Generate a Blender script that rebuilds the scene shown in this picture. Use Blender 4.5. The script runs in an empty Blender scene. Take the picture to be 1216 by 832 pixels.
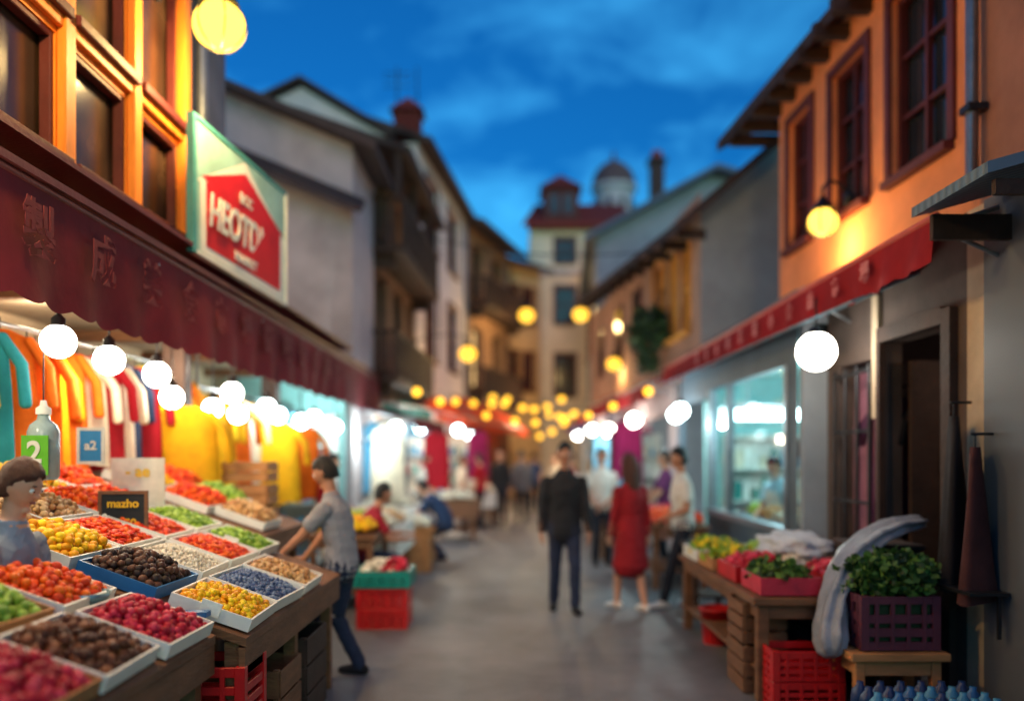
import bpy, math, random
import numpy as np
from mathutils import Vector, Matrix, kdtree, noise
random.seed(7)
SC=bpy.context.scene
R=random.random
def U(a,b): return a+(b-a)*random.random()

# ------------------------------------------------------------ materials
MC={}
def mat(name,col,rough=.7,var=.18,scale=6,bump=.15,metal=0,emit=None,es=0,trans=0,bscale=None,spec=.4,coat=0,kind='noise',col2=None,stretch=(1,1,1)):
    if name in MC: return MC[name]
    m=bpy.data.materials.new(name); m.use_nodes=True; nt=m.node_tree; N=nt.nodes; L=nt.links
    N.clear(); out=N.new('ShaderNodeOutputMaterial'); b=N.new('ShaderNodeBsdfPrincipled')
    b.inputs['Roughness'].default_value=rough; b.inputs['Metallic'].default_value=metal
    b.inputs['Specular IOR Level'].default_value=spec; b.inputs['Coat Weight'].default_value=coat
    tc=N.new('ShaderNodeTexCoord'); mp=N.new('ShaderNodeMapping'); mp.inputs['Scale'].default_value=stretch
    L.new(tc.outputs['Object'],mp.inputs['Vector'])
    n=N.new('ShaderNodeTexNoise'); n.inputs['Scale'].default_value=scale; n.inputs['Detail'].default_value=6; n.inputs['Roughness'].default_value=.65
    L.new(mp.outputs[0],n.inputs['Vector'])
    src=n.outputs['Fac']
    if kind in('wood','tile','brick'):
        if kind=='brick':
            w=N.new('ShaderNodeTexBrick'); w.inputs['Scale'].default_value=scale; w.inputs['Color1'].default_value=(1,1,1,1);w.inputs['Color2'].default_value=(.7,.7,.7,1);w.inputs['Mortar'].default_value=(0,0,0,1);w.inputs['Mortar Size'].default_value=.012
            L.new(mp.outputs[0],w.inputs['Vector']); wsrc=w.outputs['Color']
        else:
            w=N.new('ShaderNodeTexWave'); w.bands_direction='Y' if kind=='tile' else 'X'; w.inputs['Scale'].default_value=scale; w.inputs['Distortion'].default_value=.6 if kind=='tile' else 5; w.inputs['Detail'].default_value=3
            L.new(mp.outputs[0],w.inputs['Vector']); wsrc=w.outputs['Fac']
        mx=N.new('ShaderNodeMix'); mx.data_type='FLOAT'; mx.inputs[0].default_value=.5
        L.new(n.outputs['Fac'],mx.inputs[2]); L.new(wsrc,mx.inputs[3]); src=mx.outputs[0]
    r=N.new('ShaderNodeValToRGB'); c2=col2 or col
    r.color_ramp.elements[0].position=.3; r.color_ramp.elements[1].position=.7
    r.color_ramp.elements[0].color=(*[c*(1-var) for c in col],1)
    r.color_ramp.elements[1].color=(*[min(1,c*(1+var)) for c in c2],1)
    L.new(src,r.inputs[0]); L.new(r.outputs[0],b.inputs['Base Color'])
    if bump:
        n2=N.new('ShaderNodeTexNoise'); n2.inputs['Scale'].default_value=bscale or scale*6; n2.inputs['Detail'].default_value=4
        L.new(mp.outputs[0],n2.inputs['Vector'])
        bp=N.new('ShaderNodeBump'); bp.inputs['Strength'].default_value=bump; bp.inputs['Distance'].default_value=.02
        L.new(src if kind!='noise' else n2.outputs['Fac'],bp.inputs['Height']); L.new(bp.outputs[0],b.inputs['Normal'])
    if emit: b.inputs['Emission Color'].default_value=(*emit,1); b.inputs['Emission Strength'].default_value=es
    last=b
    if trans:
        t=N.new('ShaderNodeBsdfTranslucent'); L.new(r.outputs[0],t.inputs[0]); ms=N.new('ShaderNodeMixShader'); ms.inputs[0].default_value=trans
        L.new(b.outputs[0],ms.inputs[1]); L.new(t.outputs[0],ms.inputs[2]); last=ms
    L.new(last.outputs[0],out.inputs[0]); MC[name]=m; return m
def emis(name,col,s):
    if name in MC: return MC[name]
    m=bpy.data.materials.new(name); m.use_nodes=True; N=m.node_tree.nodes; N.clear()
    o=N.new('ShaderNodeOutputMaterial'); e=N.new('ShaderNodeEmission'); e.inputs[0].default_value=(*col,1); e.inputs[1].default_value=s
    m.node_tree.links.new(e.outputs[0],o.inputs[0]); MC[name]=m; return m
def glassmat(name,tint=(.8,.9,.95)):
    m=bpy.data.materials.new(name); m.use_nodes=True; N=m.node_tree.nodes; L=m.node_tree.links; N.clear()
    o=N.new('ShaderNodeOutputMaterial'); t=N.new('ShaderNodeBsdfTransparent'); t.inputs[0].default_value=(*tint,1)
    g=N.new('ShaderNodeBsdfGlossy'); g.inputs['Roughness'].default_value=.05; f=N.new('ShaderNodeFresnel'); f.inputs[0].default_value=1.25; ms=N.new('ShaderNodeMixShader')
    L.new(f.outputs[0],ms.inputs[0]);L.new(t.outputs[0],ms.inputs[1]);L.new(g.outputs[0],ms.inputs[2]);L.new(ms.outputs[0],o.inputs[0]); return m
def C(name,rgb,**k):
    lin=tuple((c/255/12.92 if c/255<=.04045 else ((c/255+.055)/1.055)**2.4) for c in rgb)
    return mat(name,lin,**k)

# ------------------------------------------------------------ mesh builder
def icosphere(sub):
    t=(1+5**.5)/2
    v=[(-1,t,0),(1,t,0),(-1,-t,0),(1,-t,0),(0,-1,t),(0,1,t),(0,-1,-t),(0,1,-t),(t,0,-1),(t,0,1),(-t,0,-1),(-t,0,1)]
    v=[Vector(p).normalized() for p in v]
    f=[(0,11,5),(0,5,1),(0,1,7),(0,7,10),(0,10,11),(1,5,9),(5,11,4),(11,10,2),(10,7,6),(7,1,8),(3,9,4),(3,4,2),(3,2,6),(3,6,8),(3,8,9),(4,9,5),(2,4,11),(6,2,10),(8,6,7),(9,8,1)]
    for _ in range(sub):
        c={}; nf=[]
        def mid(a,b):
            k=(min(a,b),max(a,b))
            if k not in c: v.append(((v[a]+v[b])/2).normalized()); c[k]=len(v)-1
            return c[k]
        for a,b,d in f:
            x,y,z=mid(a,b),mid(b,d),mid(d,a); nf+=[(a,x,z),(b,y,x),(d,z,y),(x,y,z)]
        f=nf
    return [tuple(p) for p in v],f
ICO={0:icosphere(0),1:icosphere(1),2:icosphere(2),3:icosphere(3)}

class MB:
    def __init__(s,M=None): s.v=[];s.f=[];s.m=[];s.sm=[];s.mats=[];s.M=M
    def add(s,verts,faces,m,smooth=False):
        o=len(s.v)
        if s.M is not None: s.v.extend([tuple(s.M@Vector(v)) for v in verts])
        else: s.v.extend([tuple(v) for v in verts])
        if m not in s.mats: s.mats.append(m)
        k=s.mats.index(m)
        s.f.extend([tuple(i+o for i in f) for f in faces]); s.m.extend([k]*len(faces)); s.sm.extend([smooth]*len(faces))
    def box(s,lo,hi,m,T=None):
        x0,y0,z0=lo;x1,y1,z1=hi
        v=[(x0,y0,z0),(x1,y0,z0),(x1,y1,z0),(x0,y1,z0),(x0,y0,z1),(x1,y0,z1),(x1,y1,z1),(x0,y1,z1)]
        if T: v=[T(p) for p in v]
        s.add(v,[(0,3,2,1),(4,5,6,7),(0,1,5,4),(1,2,6,5),(2,3,7,6),(3,0,4,7)],m)
    def quad(s,a,b,c,d,m): s.add([a,b,c,d],[(0,1,2,3)],m)
    def slab(s,pts,th,m):
        n=len(pts); v=list(pts)+[(p[0],p[1],p[2]-th) for p in pts]
        s.add(v,[tuple(range(n)),tuple(range(2*n-1,n-1,-1))]+[(i,(i+1)%n,(i+1)%n+n,i+n) for i in range(n)],m)
    def ball(s,c,r,m,sub=1,smooth=True,rot=None):
        if not hasattr(r,'__len__'): r=(r,r,r)
        V,F=ICO[sub]
        if rot is not None: v=[Vector(c)+rot@Vector((p[0]*r[0],p[1]*r[1],p[2]*r[2])) for p in V]
        else: v=[(c[0]+p[0]*r[0],c[1]+p[1]*r[1],c[2]+p[2]*r[2]) for p in V]
        s.add(v,F,m,smooth)
    def tube(s,pts,rad,m,seg=8,ref=(0,0,1),smooth=True,res=None,cap=True):
        v,f=tube(pts,rad,seg,ref,res,cap); s.add(v,f,m,smooth)
    def revolve(s,c,prof,m,seg=20,smooth=True):
        v=[];f=[]
        for r,z in prof:
            for i in range(seg):
                a=2*math.pi*i/seg; v.append((c[0]+r*math.cos(a),c[1]+r*math.sin(a),c[2]+z))
        for j in range(len(prof)-1):
            for i in range(seg):
                f.append((j*seg+i,j*seg+(i+1)%seg,(j+1)*seg+(i+1)%seg,(j+1)*seg+i))
        f.append(tuple(range(seg))); f.append(tuple((len(prof)-1)*seg+i for i in range(seg)))
        s.add(v,f,m,smooth)
    def obj(s,name,parent=None,bevel=0):
        me=bpy.data.meshes.new(name); me.from_pydata(s.v,[],s.f)
        for m in s.mats: me.materials.append(m)
        me.polygons.foreach_set('material_index',s.m); me.polygons.foreach_set('use_smooth',s.sm); me.update()
        o=bpy.data.objects.new(name,me); SC.collection.objects.link(o)
        if parent: o.parent=parent
        if bevel:
            b=o.modifiers.new('bevel','BEVEL'); b.width=bevel; b.segments=1; b.limit_method='ANGLE'
        return o
def tube(pts,rad,seg=8,ref=(0,0,1),res=None,cap=True):
    P=[Vector(p) for p in pts]; Rr=[r if hasattr(r,'__len__') else (r,r) for r in rad]
    if res:
        nP=[];nR=[]
        for i in range(len(P)-1):
            k=max(1,int((P[i+1]-P[i]).length/res))
            for j in range(k):
                t=j/k; nP.append(P[i].lerp(P[i+1],t)); nR.append(tuple(Rr[i][q]*(1-t)+Rr[i+1][q]*t for q in(0,1)))
        nP.append(P[-1]);nR.append(Rr[-1]);P,Rr=nP,nR
    n=len(P)
    T=[((P[min(i+1,n-1)]-P[max(i-1,0)]).normalized()) for i in range(n)]
    if cap:
        a=P[0]-T[0]*Rr[0][1]*.7; b=P[-1]+T[-1]*Rr[-1][1]*.7
        P=[a,P[0]-T[0]*Rr[0][1]*.45]+P+[P[-1]+T[-1]*Rr[-1][1]*.45,b]
        Rr=[tuple(q*.45 for q in Rr[0]),tuple(q*.82 for q in Rr[0])]+Rr+[tuple(q*.82 for q in Rr[-1]),tuple(q*.45 for q in Rr[-1])]
        T=[T[0],T[0]]+T+[T[-1],T[-1]]; n=len(P)
    v=[];f=[];rf=Vector(ref)
    for i in range(n):
        side=T[i].cross(rf)
        if side.length<.05: side=T[i].cross(Vector((0,1,.01)))
        side.normalize(); o=side.cross(T[i]).normalized()
        for k in range(seg):
            a=2*math.pi*k/seg; v.append(P[i]+side*math.cos(a)*Rr[i][0]+o*math.sin(a)*Rr[i][1])
    for i in range(n-1):
        for k in range(seg): f.append((i*seg+k,i*seg+(k+1)%seg,(i+1)*seg+(k+1)%seg,(i+1)*seg+k))
    f.append(tuple(range(seg-1,-1,-1))); f.append(tuple((n-1)*seg+k for k in range(seg)))
    return v,f
def empty(name,loc=(0,0,0),rot=0,sc=1):
    e=bpy.data.objects.new(name,None); e.location=loc; e.rotation_euler=(0,0,rot); e.scale=(sc,)*3; SC.collection.objects.link(e); return e
def group(name,parts,loc=(0,0,0),rot=0,bevel=0):
    e=empty(name,loc,rot)
    for k,mb in parts.items():
        if mb.f: mb.obj(k,e,bevel)
    return e
def text(parent,name,body,size,M,m,ext=.004,sx=1):
    cu=bpy.data.curves.new(name,'FONT'); cu.body=body; cu.size=size; cu.extrude=ext; cu.align_x='CENTER'; cu.align_y='CENTER'; cu.offset=.024*size
    o=bpy.data.objects.new(name,cu); SC.collection.objects.link(o)
    me=bpy.data.meshes.new_from_object(o.evaluated_get(bpy.context.evaluated_depsgraph_get()))
    bpy.data.objects.remove(o); me.materials.clear(); me.materials.append(m)
    o=bpy.data.objects.new(name,me); SC.collection.objects.link(o)
    o.matrix_world=M@Matrix.Scale(sx,4,(1,0,0)); 
    if parent: o.parent=parent
    return o
def basis(x,y,z,loc):
    return Matrix(((x[0],y[0],z[0],loc[0]),(x[1],y[1],z[1],loc[1]),(x[2],y[2],z[2],loc[2]),(0,0,0,1)))

# ------------------------------------------------------------ common materials
grayplas=C('grey_plaster',(180,166,168),rough=.9,scale=1.2,var=.25,bump=.3)
whiteplas=C('white_plaster',(222,208,208),rough=.9,scale=1.0,var=.18,bump=.3)
blueplas=C('blue_grey_plaster',(148,156,166),rough=.9,scale=1.1,var=.2,bump=.3)
orangeplas=C('salmon_plaster',(228,140,92),rough=.9,scale=1.3,var=.2,bump=.3)
brownplas=C('brown_salmon_plaster',(150,104,88),rough=.9,scale=1.3,var=.25,bump=.3)
ochreplas=C('ochre_plaster',(214,172,122),rough=.9,scale=1.3,var=.2,bump=.3)
dullplas=C('dull_beige_plaster',(178,138,116),rough=.9,scale=1.3,var=.25,bump=.3)
stonegray=C('blue_stone',(84,92,116),rough=.85,scale=1.5,var=.3,bump=.4)
orangewood=C('orange_painted_wood',(230,132,38),rough=.55,scale=3,var=.22,bump=.2,stretch=(4,4,.6))
darkwood=C('dark_timber',(58,40,33),rough=.75,scale=4,var=.35,bump=.3)
midwood=C('brown_timber',(112,74,48),rough=.7,scale=3,var=.35,bump=.3,stretch=(1,1,5))
lightwood=C('crate_wood',(172,118,72),rough=.75,scale=3,var=.3,bump=.3,stretch=(1,1,6))
redwood=C('dark_red_frame',(88,32,28),rough=.6,scale=4,var=.25,bump=.2)
rooftile=C('roof_tiles',(66,52,50),rough=.85,kind='tile',scale=3.2,var=.4,bump=.8)
rooftile_b=C('slate_roof_tiles',(88,100,118),rough=.8,kind='tile',scale=3.2,var=.35,bump=.8)
roofred=C('red_roof_tiles',(130,48,40),rough=.85,kind='tile',scale=3.2,var=.35,bump=.8)
glassd=mat('dark_window_glass',(.02,.025,.035),rough=.12,var=.5,scale=2,bump=0,spec=.6)
glassbrown=C('brown_blind_glass',(84,62,46),rough=.22,kind='wood',scale=1.2,var=.6,bump=0,spec=.5,stretch=(.2,1,1))
litwin=emis('lit_window_pane',(1,.62,.25),1.1)
metal=mat('grey_metal',(.25,.27,.3),rough=.4,metal=.8,var=.2,bump=.05)
darkmetal=mat('black_metal',(.03,.03,.035),rough=.45,metal=.6,var=.2,bump=.05)
whitepaint=C('white_card',(222,220,212),rough=.6,scale=5,var=.09,bump=.05)
redplastic=C('red_plastic',(186,20,24),rough=.4,scale=5,var=.2,bump=.05)
tealplastic=C('teal_plastic',(20,125,115),rough=.4,scale=5,var=.15,bump=.05)
blueplastic=C('blue_plastic',(30,95,150),rough=.4,scale=5,var=.15,bump=.05)
purpleplastic=C('purple_crate',(92,44,60),rough=.5,scale=5,var=.2,bump=.05)
bulbW=emis('white_bulb_glow',(1,.93,.8),26)
bulbC=emis('cool_bulb_glow',(.78,1,1),22)
bulbY=emis('yellow_bulb_glow',(1,.5,.045),2.9)
bulbYn=emis('yellow_lantern_glow',(1,.6,.08),3.6)
bulbYs=emis('small_yellow_bulb_glow',(1,.5,.035),3.6)

# ------------------------------------------------------------ world + sun
W=bpy.data.worlds.new('World'); SC.world=W; W.use_nodes=True; nt=W.node_tree; N=nt.nodes; L=nt.links; N.clear()
wo=N.new('ShaderNodeOutputWorld'); bg=N.new('ShaderNodeBackground'); bg.inputs[1].default_value=.10
sky=N.new('ShaderNodeTexSky'); sky.sky_type='NISHITA'; sky.sun_disc=False; sky.sun_elevation=math.radians(4); sky.sun_rotation=math.radians(160); sky.ozone_density=4
mul=N.new('ShaderNodeMix'); mul.data_type='RGBA'; mul.blend_type='MULTIPLY'; mul.inputs[0].default_value=1; mul.inputs[7].default_value=(.32,2.45,3.35,1)
L.new(sky.outputs[0],mul.inputs[6])
tc=N.new('ShaderNodeTexCoord'); mp=N.new('ShaderNodeMapping'); mp.inputs['Scale'].default_value=(1.9,1.9,4.2); mp.inputs['Rotation'].default_value=(.1,.3,.3)
L.new(tc.outputs['Generated'],mp.inputs[0])
nz=N.new('ShaderNodeTexNoise'); nz.inputs['Scale'].default_value=2.2; nz.inputs['Detail'].default_value=6; nz.inputs['Roughness'].default_value=.55; nz.inputs['Distortion'].default_value=.4
L.new(mp.outputs[0],nz.inputs['Vector'])
cr=N.new('ShaderNodeValToRGB'); cr.color_ramp.elements[0].position=.42; cr.color_ramp.elements[0].color=(.65,.72,.8,1); cr.color_ramp.elements[1].position=.68; cr.color_ramp.elements[1].color=(7,2.3,1.6,1)
L.new(nz.outputs['Fac'],cr.inputs[0])
m2=N.new('ShaderNodeMix'); m2.data_type='RGBA'; m2.blend_type='MULTIPLY'; m2.inputs[0].default_value=1
L.new(mul.outputs[2],m2.inputs[6]); L.new(cr.outputs[0],m2.inputs[7]); L.new(m2.outputs[2],bg.inputs[0]); L.new(bg.outputs[0],wo.inputs[0])
sl=bpy.data.lights.new('twilight_fill','SUN'); sl.energy=.55; sl.angle=math.radians(35); sl.color=(1,.64,.58)  # broad warm fill added to balance the blue sky, like twilight glow
so=bpy.data.objects.new('twilight_fill',sl); SC.collection.objects.link(so); so.rotation_euler=(math.radians(56),0,math.radians(12))

def plight(x,y,z,e,col=(1,.9,.75),r=.08,parent=None):
    l=bpy.data.lights.new('lamp_light','POINT'); l.energy=e; l.color=col; l.shadow_soft_size=r
    o=bpy.data.objects.new('lamp_light',l); o.location=(x,y,z); SC.collection.objects.link(o)
    if parent: o.parent=parent
    return o

# ------------------------------------------------------------ ground
asph=C('asphalt',(104,101,103),rough=.5,scale=.9,var=.38,bump=.5,bscale=60,spec=.5)
grd=MB(); grd.quad((-200,-60,0),(200,-60,0),(200,340,0),(-200,340,0),C('packed_ground',(70,68,66),rough=.95,scale=.6)); grd.obj('ground')
st=MB(); st.quad((-4.6,-4,.004),(4.6,-4,.004),(4.6,40,.004),(-4.6,40,.004),asph); st.obj('street')

# ------------------------------------------------------------ facade builder
def frame2(A,B):
    A=Vector((A[0],A[1]));B=Vector((B[0],B[1]));u=(B-A);Ln=u.length;u.normalize();n=Vector((u.y,-u.x))
    return A,u,n,Ln
def facade(G,A,B,z0,z1,wins,wall,fr,gl=None,rev=.16,shell=0,surround=None,ft=.055,mull=(1,1)):
    A2,u,n,Ln=frame2(A,B); gl=gl or glassd
    T=lambda p:(A2.x+u.x*p[0]+n.x*p[1],A2.y+u.y*p[0]+n.y*p[1],p[2])
    us=sorted({0,Ln}|{w[0] for w in wins}|{w[0]+w[2] for w in wins}); zs=sorted({z0,z1}|{w[1] for w in wins}|{w[1]+w[3] for w in wins})
    wm=G['walls']
    for i in range(len(us)-1):
        for j in range(len(zs)-1):
            cu=(us[i]+us[i+1])/2; cz=(zs[j]+zs[j+1])/2
            if any(w[0]<cu<w[0]+w[2] and w[1]<cz<w[1]+w[3] for w in wins): continue
            wm.quad(*[T(p) for p in((us[i],0,zs[j]),(us[i+1],0,zs[j]),(us[i+1],0,zs[j+1]),(us[i],0,zs[j+1]))],wall)
    wd=G['windows']
    for w in wins:
        a,b,ww,h=w[:4]; opt=w[4] if len(w)>4 else ''
        c,d=a+ww,b+h
        for q in(((a,0,b),(c,0,b),(c,-rev,b),(a,-rev,b)),((a,0,d),(c,0,d),(c,-rev,d),(a,-rev,d)),((a,0,b),(a,0,d),(a,-rev,d),(a,-rev,b)),((c,0,b),(c,0,d),(c,-rev,d),(c,-rev,b))):
            wm.quad(*[T(p) for p in q],wall)
        if 'open' in opt: continue
        g=litwin if 'lit' in opt else gl
        wd.quad(T((a,-rev+.01,b)),T((c,-rev+.01,b)),T((c,-rev+.01,d)),T((a,-rev+.01,d)),g)
        y0,y1=-rev+.02,-rev+.09
        wd.box((a,y0,b),(a+ft,y1,d),fr,T);wd.box((c-ft,y0,b),(c,y1,d),fr,T);wd.box((a+ft,y0,b),(c-ft,y1,b+ft),fr,T);wd.box((a+ft,y0,d-ft),(c-ft,y1,d),fr,T)
        for k in range(mull[0]):
            x=a+ww*(k+1)/(mull[0]+1); wd.box((x-.02,y0+.005,b+ft),(x+.02,y1-.01,d-ft),fr,T)
        for k in range(mull[1]):
            z=b+h*(k+1)/(mull[1]+1); wd.box((a+ft,y0+.01,z-.018),(c-ft,y1-.02,z+.018),fr,T)
        wd.box((a-.06,-.02,b-.07),(c+.06,.09,b-.002),surround or fr,T)
        if surround:
            wd.box((a-.09,-.02,b),(a-.002,.035,d+.09),surround,T);wd.box((c+.002,-.02,b),(c+.09,.035,d+.09),surround,T);wd.box((a,-.02,d+.002),(c,.035,d+.09),surround,T)
    if shell:
        s=shell
        wm.quad(T((0,0,z0)),T((0,-s,z0)),T((0,-s,z1)),T((0,0,z1)),wall);wm.quad(T((Ln,0,z0)),T((Ln,-s,z0)),T((Ln,-s,z1)),T((Ln,0,z1)),wall)
        wm.quad(T((0,-s,z0)),T((Ln,-s,z0)),T((Ln,-s,z1)),T((0,-s,z1)),wall);wm.quad(T((0,0,z1)),T((Ln,0,z1)),T((Ln,-s,z1)),T((0,-s,z1)),wall)
    return T,Ln
def newG(): return {'walls':MB(),'windows':MB(),'roof':MB(),'trim':MB()}
def balcony(mb,T,u0,u1,z0,h,proj,m):
    mb.box((u0,0.01,z0),(u1,proj,z0+.12),m,T)
    mb.box((u0,proj-.06,z0+h-.07),(u1,proj,z0+h),m,T); mb.box((u0,.01,z0+h-.07),(u0+.06,proj-.06,z0+h),m,T); mb.box((u1-.06,.01,z0+h-.07),(u1,proj-.06,z0+h),m,T)
    k=int((u1-u0)/.16)
    for i in range(k+1):
        x=u0+.03+(u1-u0-.06)*i/k; mb.box((x-.025,proj-.05,z0+.12),(x+.025,proj-.01,z0+h-.07),m,T)
    for i in range(1,int(proj/.16)+1):
        for x in(u0,u1-.04): mb.box((x,i*.16-.05,z0+.12),(x+.04,i*.16,z0+h-.07),m,T)
    for x in(u0+.2,u1-.3): mb.box((x,.01,z0-.25),(x+.1,proj*.7,z0),m,T)

# ---- left gallery building (orange timber windows)
G=newG()
wins=[]
for k in range(7):
    d1=7.05-.12-k*.93; u0=d1-.72-.6-.02
    for(z,h)in((3.5,.74),(4.42,1.1),(5.75,1.1)): wins.append((u0,z,.74,h))
T,Ln=facade(G,(-2.75,.6),(-2.75,7.05),3.15,7.6,wins,orangewood,redwood,glassbrown,rev=.1,shell=4,mull=(0,0),ft=.04)
for k in range(8):
    u=7.05-.6-.02-k*.93
    G['trim'].box((u-.09,.002,3.2),(u+.03,.06,7.6),orangewood,T)
for z in(3.36,4.28,5.6): G['trim'].box((0,.002,z),(6.45,.045,z+.09),orangewood,T)
G['trim'].box((-.1,.0,7.6),(6.6,.5,7.75),darkwood,T)
group('timber_gallery_building',G,bevel=.006)
# ---- narrow stone house with downpipe (upper storeys above the market hall)
G=newG(); T,Ln=facade(G,(-2.86,7.07),(-2.86,8.4),3.2,6.3,[],stonegray,darkwood,shell=3)
G['trim'].tube([T((.45,.09,3.3)),T((.45,.09,6.4))],[.055,.055],metal,10); G['trim'].box((-.02,.0,6.3),(1.4,.35,6.45),darkwood,T)
for z in(3.6,4.6,5.8): G['trim'].box((.36,.0,z),(.54,.16,z+.05),darkmetal,T)
group('narrow_stone_house',G)
G=newG(); facade(G,(-4.6,8.4),(-4.6,13.1),0,4.4,[],grayplas,darkwood,shell=3); group('low_back_house',G)
# ---- grey plaster house (end wall seen) 
G=newG(); w=G['walls']; y=13.2
zr=lambda X:6.55+.42*(-2.2-X)
w.add([(-7,y,0),(-2.5,y,0),(-2.5,y,zr(-2.5)-.1),(-7,y,zr(-7)-.1)],[(0,1,2,3)],grayplas)
w.add([(-2.5,y,0),(-2.5,15.2,0),(-2.5,15.2,6.5),(-2.5,y,6.5)],[(0,1,2,3)],grayplas)
G['roof'].slab([(-2.1,y-.3,zr(-2.1)),(-2.1,15.1,zr(-2.1)),(-7,15.1,zr(-7)),(-7,y-.3,zr(-7))],.12,rooftile)
G['roof'].slab([(-2.3,y-.4,5.45),(-2.3,y-.01,5.7),(-6.5,y-.01,7.45),(-6.5,y-.4,7.2)],.08,rooftile)
group('grey_plaster_house',G)
# ---- brown timber balcony house
G=newG()
T,Ln=facade(G,(-2.55,15.2),(-2.35,20.4),0,7.3,[(.4,3.3,1.2,1.9),(2.2,3.3,1.2,1.9),(.4,5.75,1.1,1.3),(2.2,5.75,1.1,1.3,'lit'),(3.9,5.75,.9,1.3),(3.9,3.3,.9,1.9)],C('brown_wall',(120,88,72),rough=.9,scale=1.5,var=.3),darkwood,shell=4,rev=.35)
balcony(G['trim'],T,-.1,4.9,5.35,1.0,.62,darkwood); balcony(G['trim'],T,-.1,4.9,3.0,.95,.5,darkwood)
for u in(0,1.7,3.5,4.9): G['trim'].box((u-.07,.45,6.35),(u+.05,.55,7.2),darkwood,T)
G['roof'].slab([T((-.15,.75,7.2)),T((5.2,.75,7.2)),T((5.2,-4,8.9)),T((-.15,-4,8.9))],.13,rooftile)
group('timber_balcony_house',G)
# ---- white gable house behind
G=newG()
G['walls'].add([(-8,19.8,0),(-3.0,19.8,0),(-3.0,19.8,9.2),(-4.95,19.8,10.35),(-8,19.8,8.9)],[(0,1,2,3,4)],whiteplas)
G['roof'].slab([(-2.8,19.6,9.25),(-2.8,27,9.25),(-4.95,27,10.55),(-4.95,19.6,10.55)],.12,rooftile)
G['roof'].slab([(-4.95,19.6,10.55),(-4.95,27,10.55),(-8.2,27,9.0),(-8.2,19.6,9.0)],.12,rooftile)
G['trim'].box((-2.95,21,8.8),(-2.3,21.6,10.3),roofred); G['roof'].add([(-3.05,20.9,10.3),(-2.2,20.9,10.3),(-2.2,21.7,10.3),(-3.05,21.7,10.3),(-2.62,21.3,10.75)],[(0,1,4),(1,2,4),(2,3,4),(3,0,4)],roofred)
for x in(-2.9,-2.4): G['trim'].tube([(x,21.3,10.4),(x,21.3,11.5)],[.02,.015],darkmetal,6)
for z in(11.0,11.2,11.35): G['trim'].tube([(-3.25,21.3,z),(-2.55,21.3,z)],[.012,.012],darkmetal,5)
group('white_gable_house',G)
# ---- white house with windows
G=newG()
wn=[]
for u in(.9,3.9):
    wn+=[(u,7.1,1.5,1.75),(u,4.2,1.5,1.9),(u,.3,1.5,2)]
T,Ln=facade(G,(-2.3,20.5),(-1.52,27.4),0,9.3,wn,whiteplas,redwood,shell=5,surround=redwood)
G['roof'].slab([T((-.2,.4,9.35)),T((7.1,.4,9.35)),T((7.1,-3,10.6)),T((-.2,-3,10.6))],.14,rooftile)
G['trim'].tube([T((6.5,.08,2.6)),T((6.5,.08,9.2))],[.05,.05],metal,8)
group('white_town_house',G)
# ---- brown balcony house 2
G=newG()
T,Ln=facade(G,(-1.5,27.5),(-.1,32.4),0,9.3,[(.6,7,1.2,1.8),(2.9,7,1.2,1.8),(.6,4,1.2,2,'lit'),(2.9,4,1.2,2)],C('umber_plaster',(140,105,82),rough=.9,scale=1.5,var=.3),darkwood,shell=5,rev=.3)
balcony(G['trim'],T,.1,4.9,6.5,1.05,.7,darkwood); balcony(G['trim'],T,.1,4.9,3.6,1.0,.6,darkwood)
G['roof'].slab([T((-.2,.7,9.3)),T((5.2,.7,9.3)),T((5.2,-4,10.9)),T((-.2,-4,10.9))],.15,rooftile)
group('umber_balcony_house',G)
G=newG()
T,Ln=facade(G,(-.35,33),(1.15,34.6),0,9.3,[(.25,7,.65,1.4),(1.2,7,.65,1.4),(.25,4.3,.65,1.5),(1.2,4.3,.65,1.5)],ochreplas,redwood,shell=4,surround=redwood)
G['roof'].slab([T((-.3,.5,9.3)),T((2.5,.5,9.3)),T((2.5,-3,10.6)),T((-.3,-3,10.6))],.2,rooftile)
group('ochre_house',G)
# ---- centre back house
G=newG()
T,Ln=facade(G,(.75,36),(5.2,36),0,11.3,[(1.1,9.9,.85,1.05),(1.1,7.3,.85,1.6),(1.1,4.2,.85,1.8),(3.0,9.9,.85,1.05),(3.0,7.3,.85,1.6),(3.0,4.2,.85,1.8)],C('cream_plaster',(232,212,188),rough=.9,scale=1,var=.15),redwood,shell=6,surround=redwood)
G['trim'].box((-.1,.0,9.35),(4.5,.14,9.55),grayplas,T); G['trim'].box((-.1,.0,11.3),(4.55,.35,11.5),redwood,T)
G['roof'].slab([T((-.3,.4,11.5)),T((4.75,.4,11.5)),T((4.2,-2,13)),T((.3,-2,13))],.12,roofred)
G['trim'].box((.6,.1,11.6),(2.1,-1.5,13.1),redwood,T)
G['windows'].box((.85,.13,12.0),(1.25,.11,12.8),glassd,T); G['windows'].box((1.45,.13,12.0),(1.85,.11,12.8),glassd,T)
G['roof'].add([T((.45,.3,13.1)),T((2.25,.3,13.1)),T((2.25,-1.8,13.1)),T((.45,-1.8,13.1)),T((1.35,-.7,13.9))],[(0,1,4),(1,2,4),(2,3,4),(3,0,4),(0,3,2,1)],roofred)
group('central_town_house',G)
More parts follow.
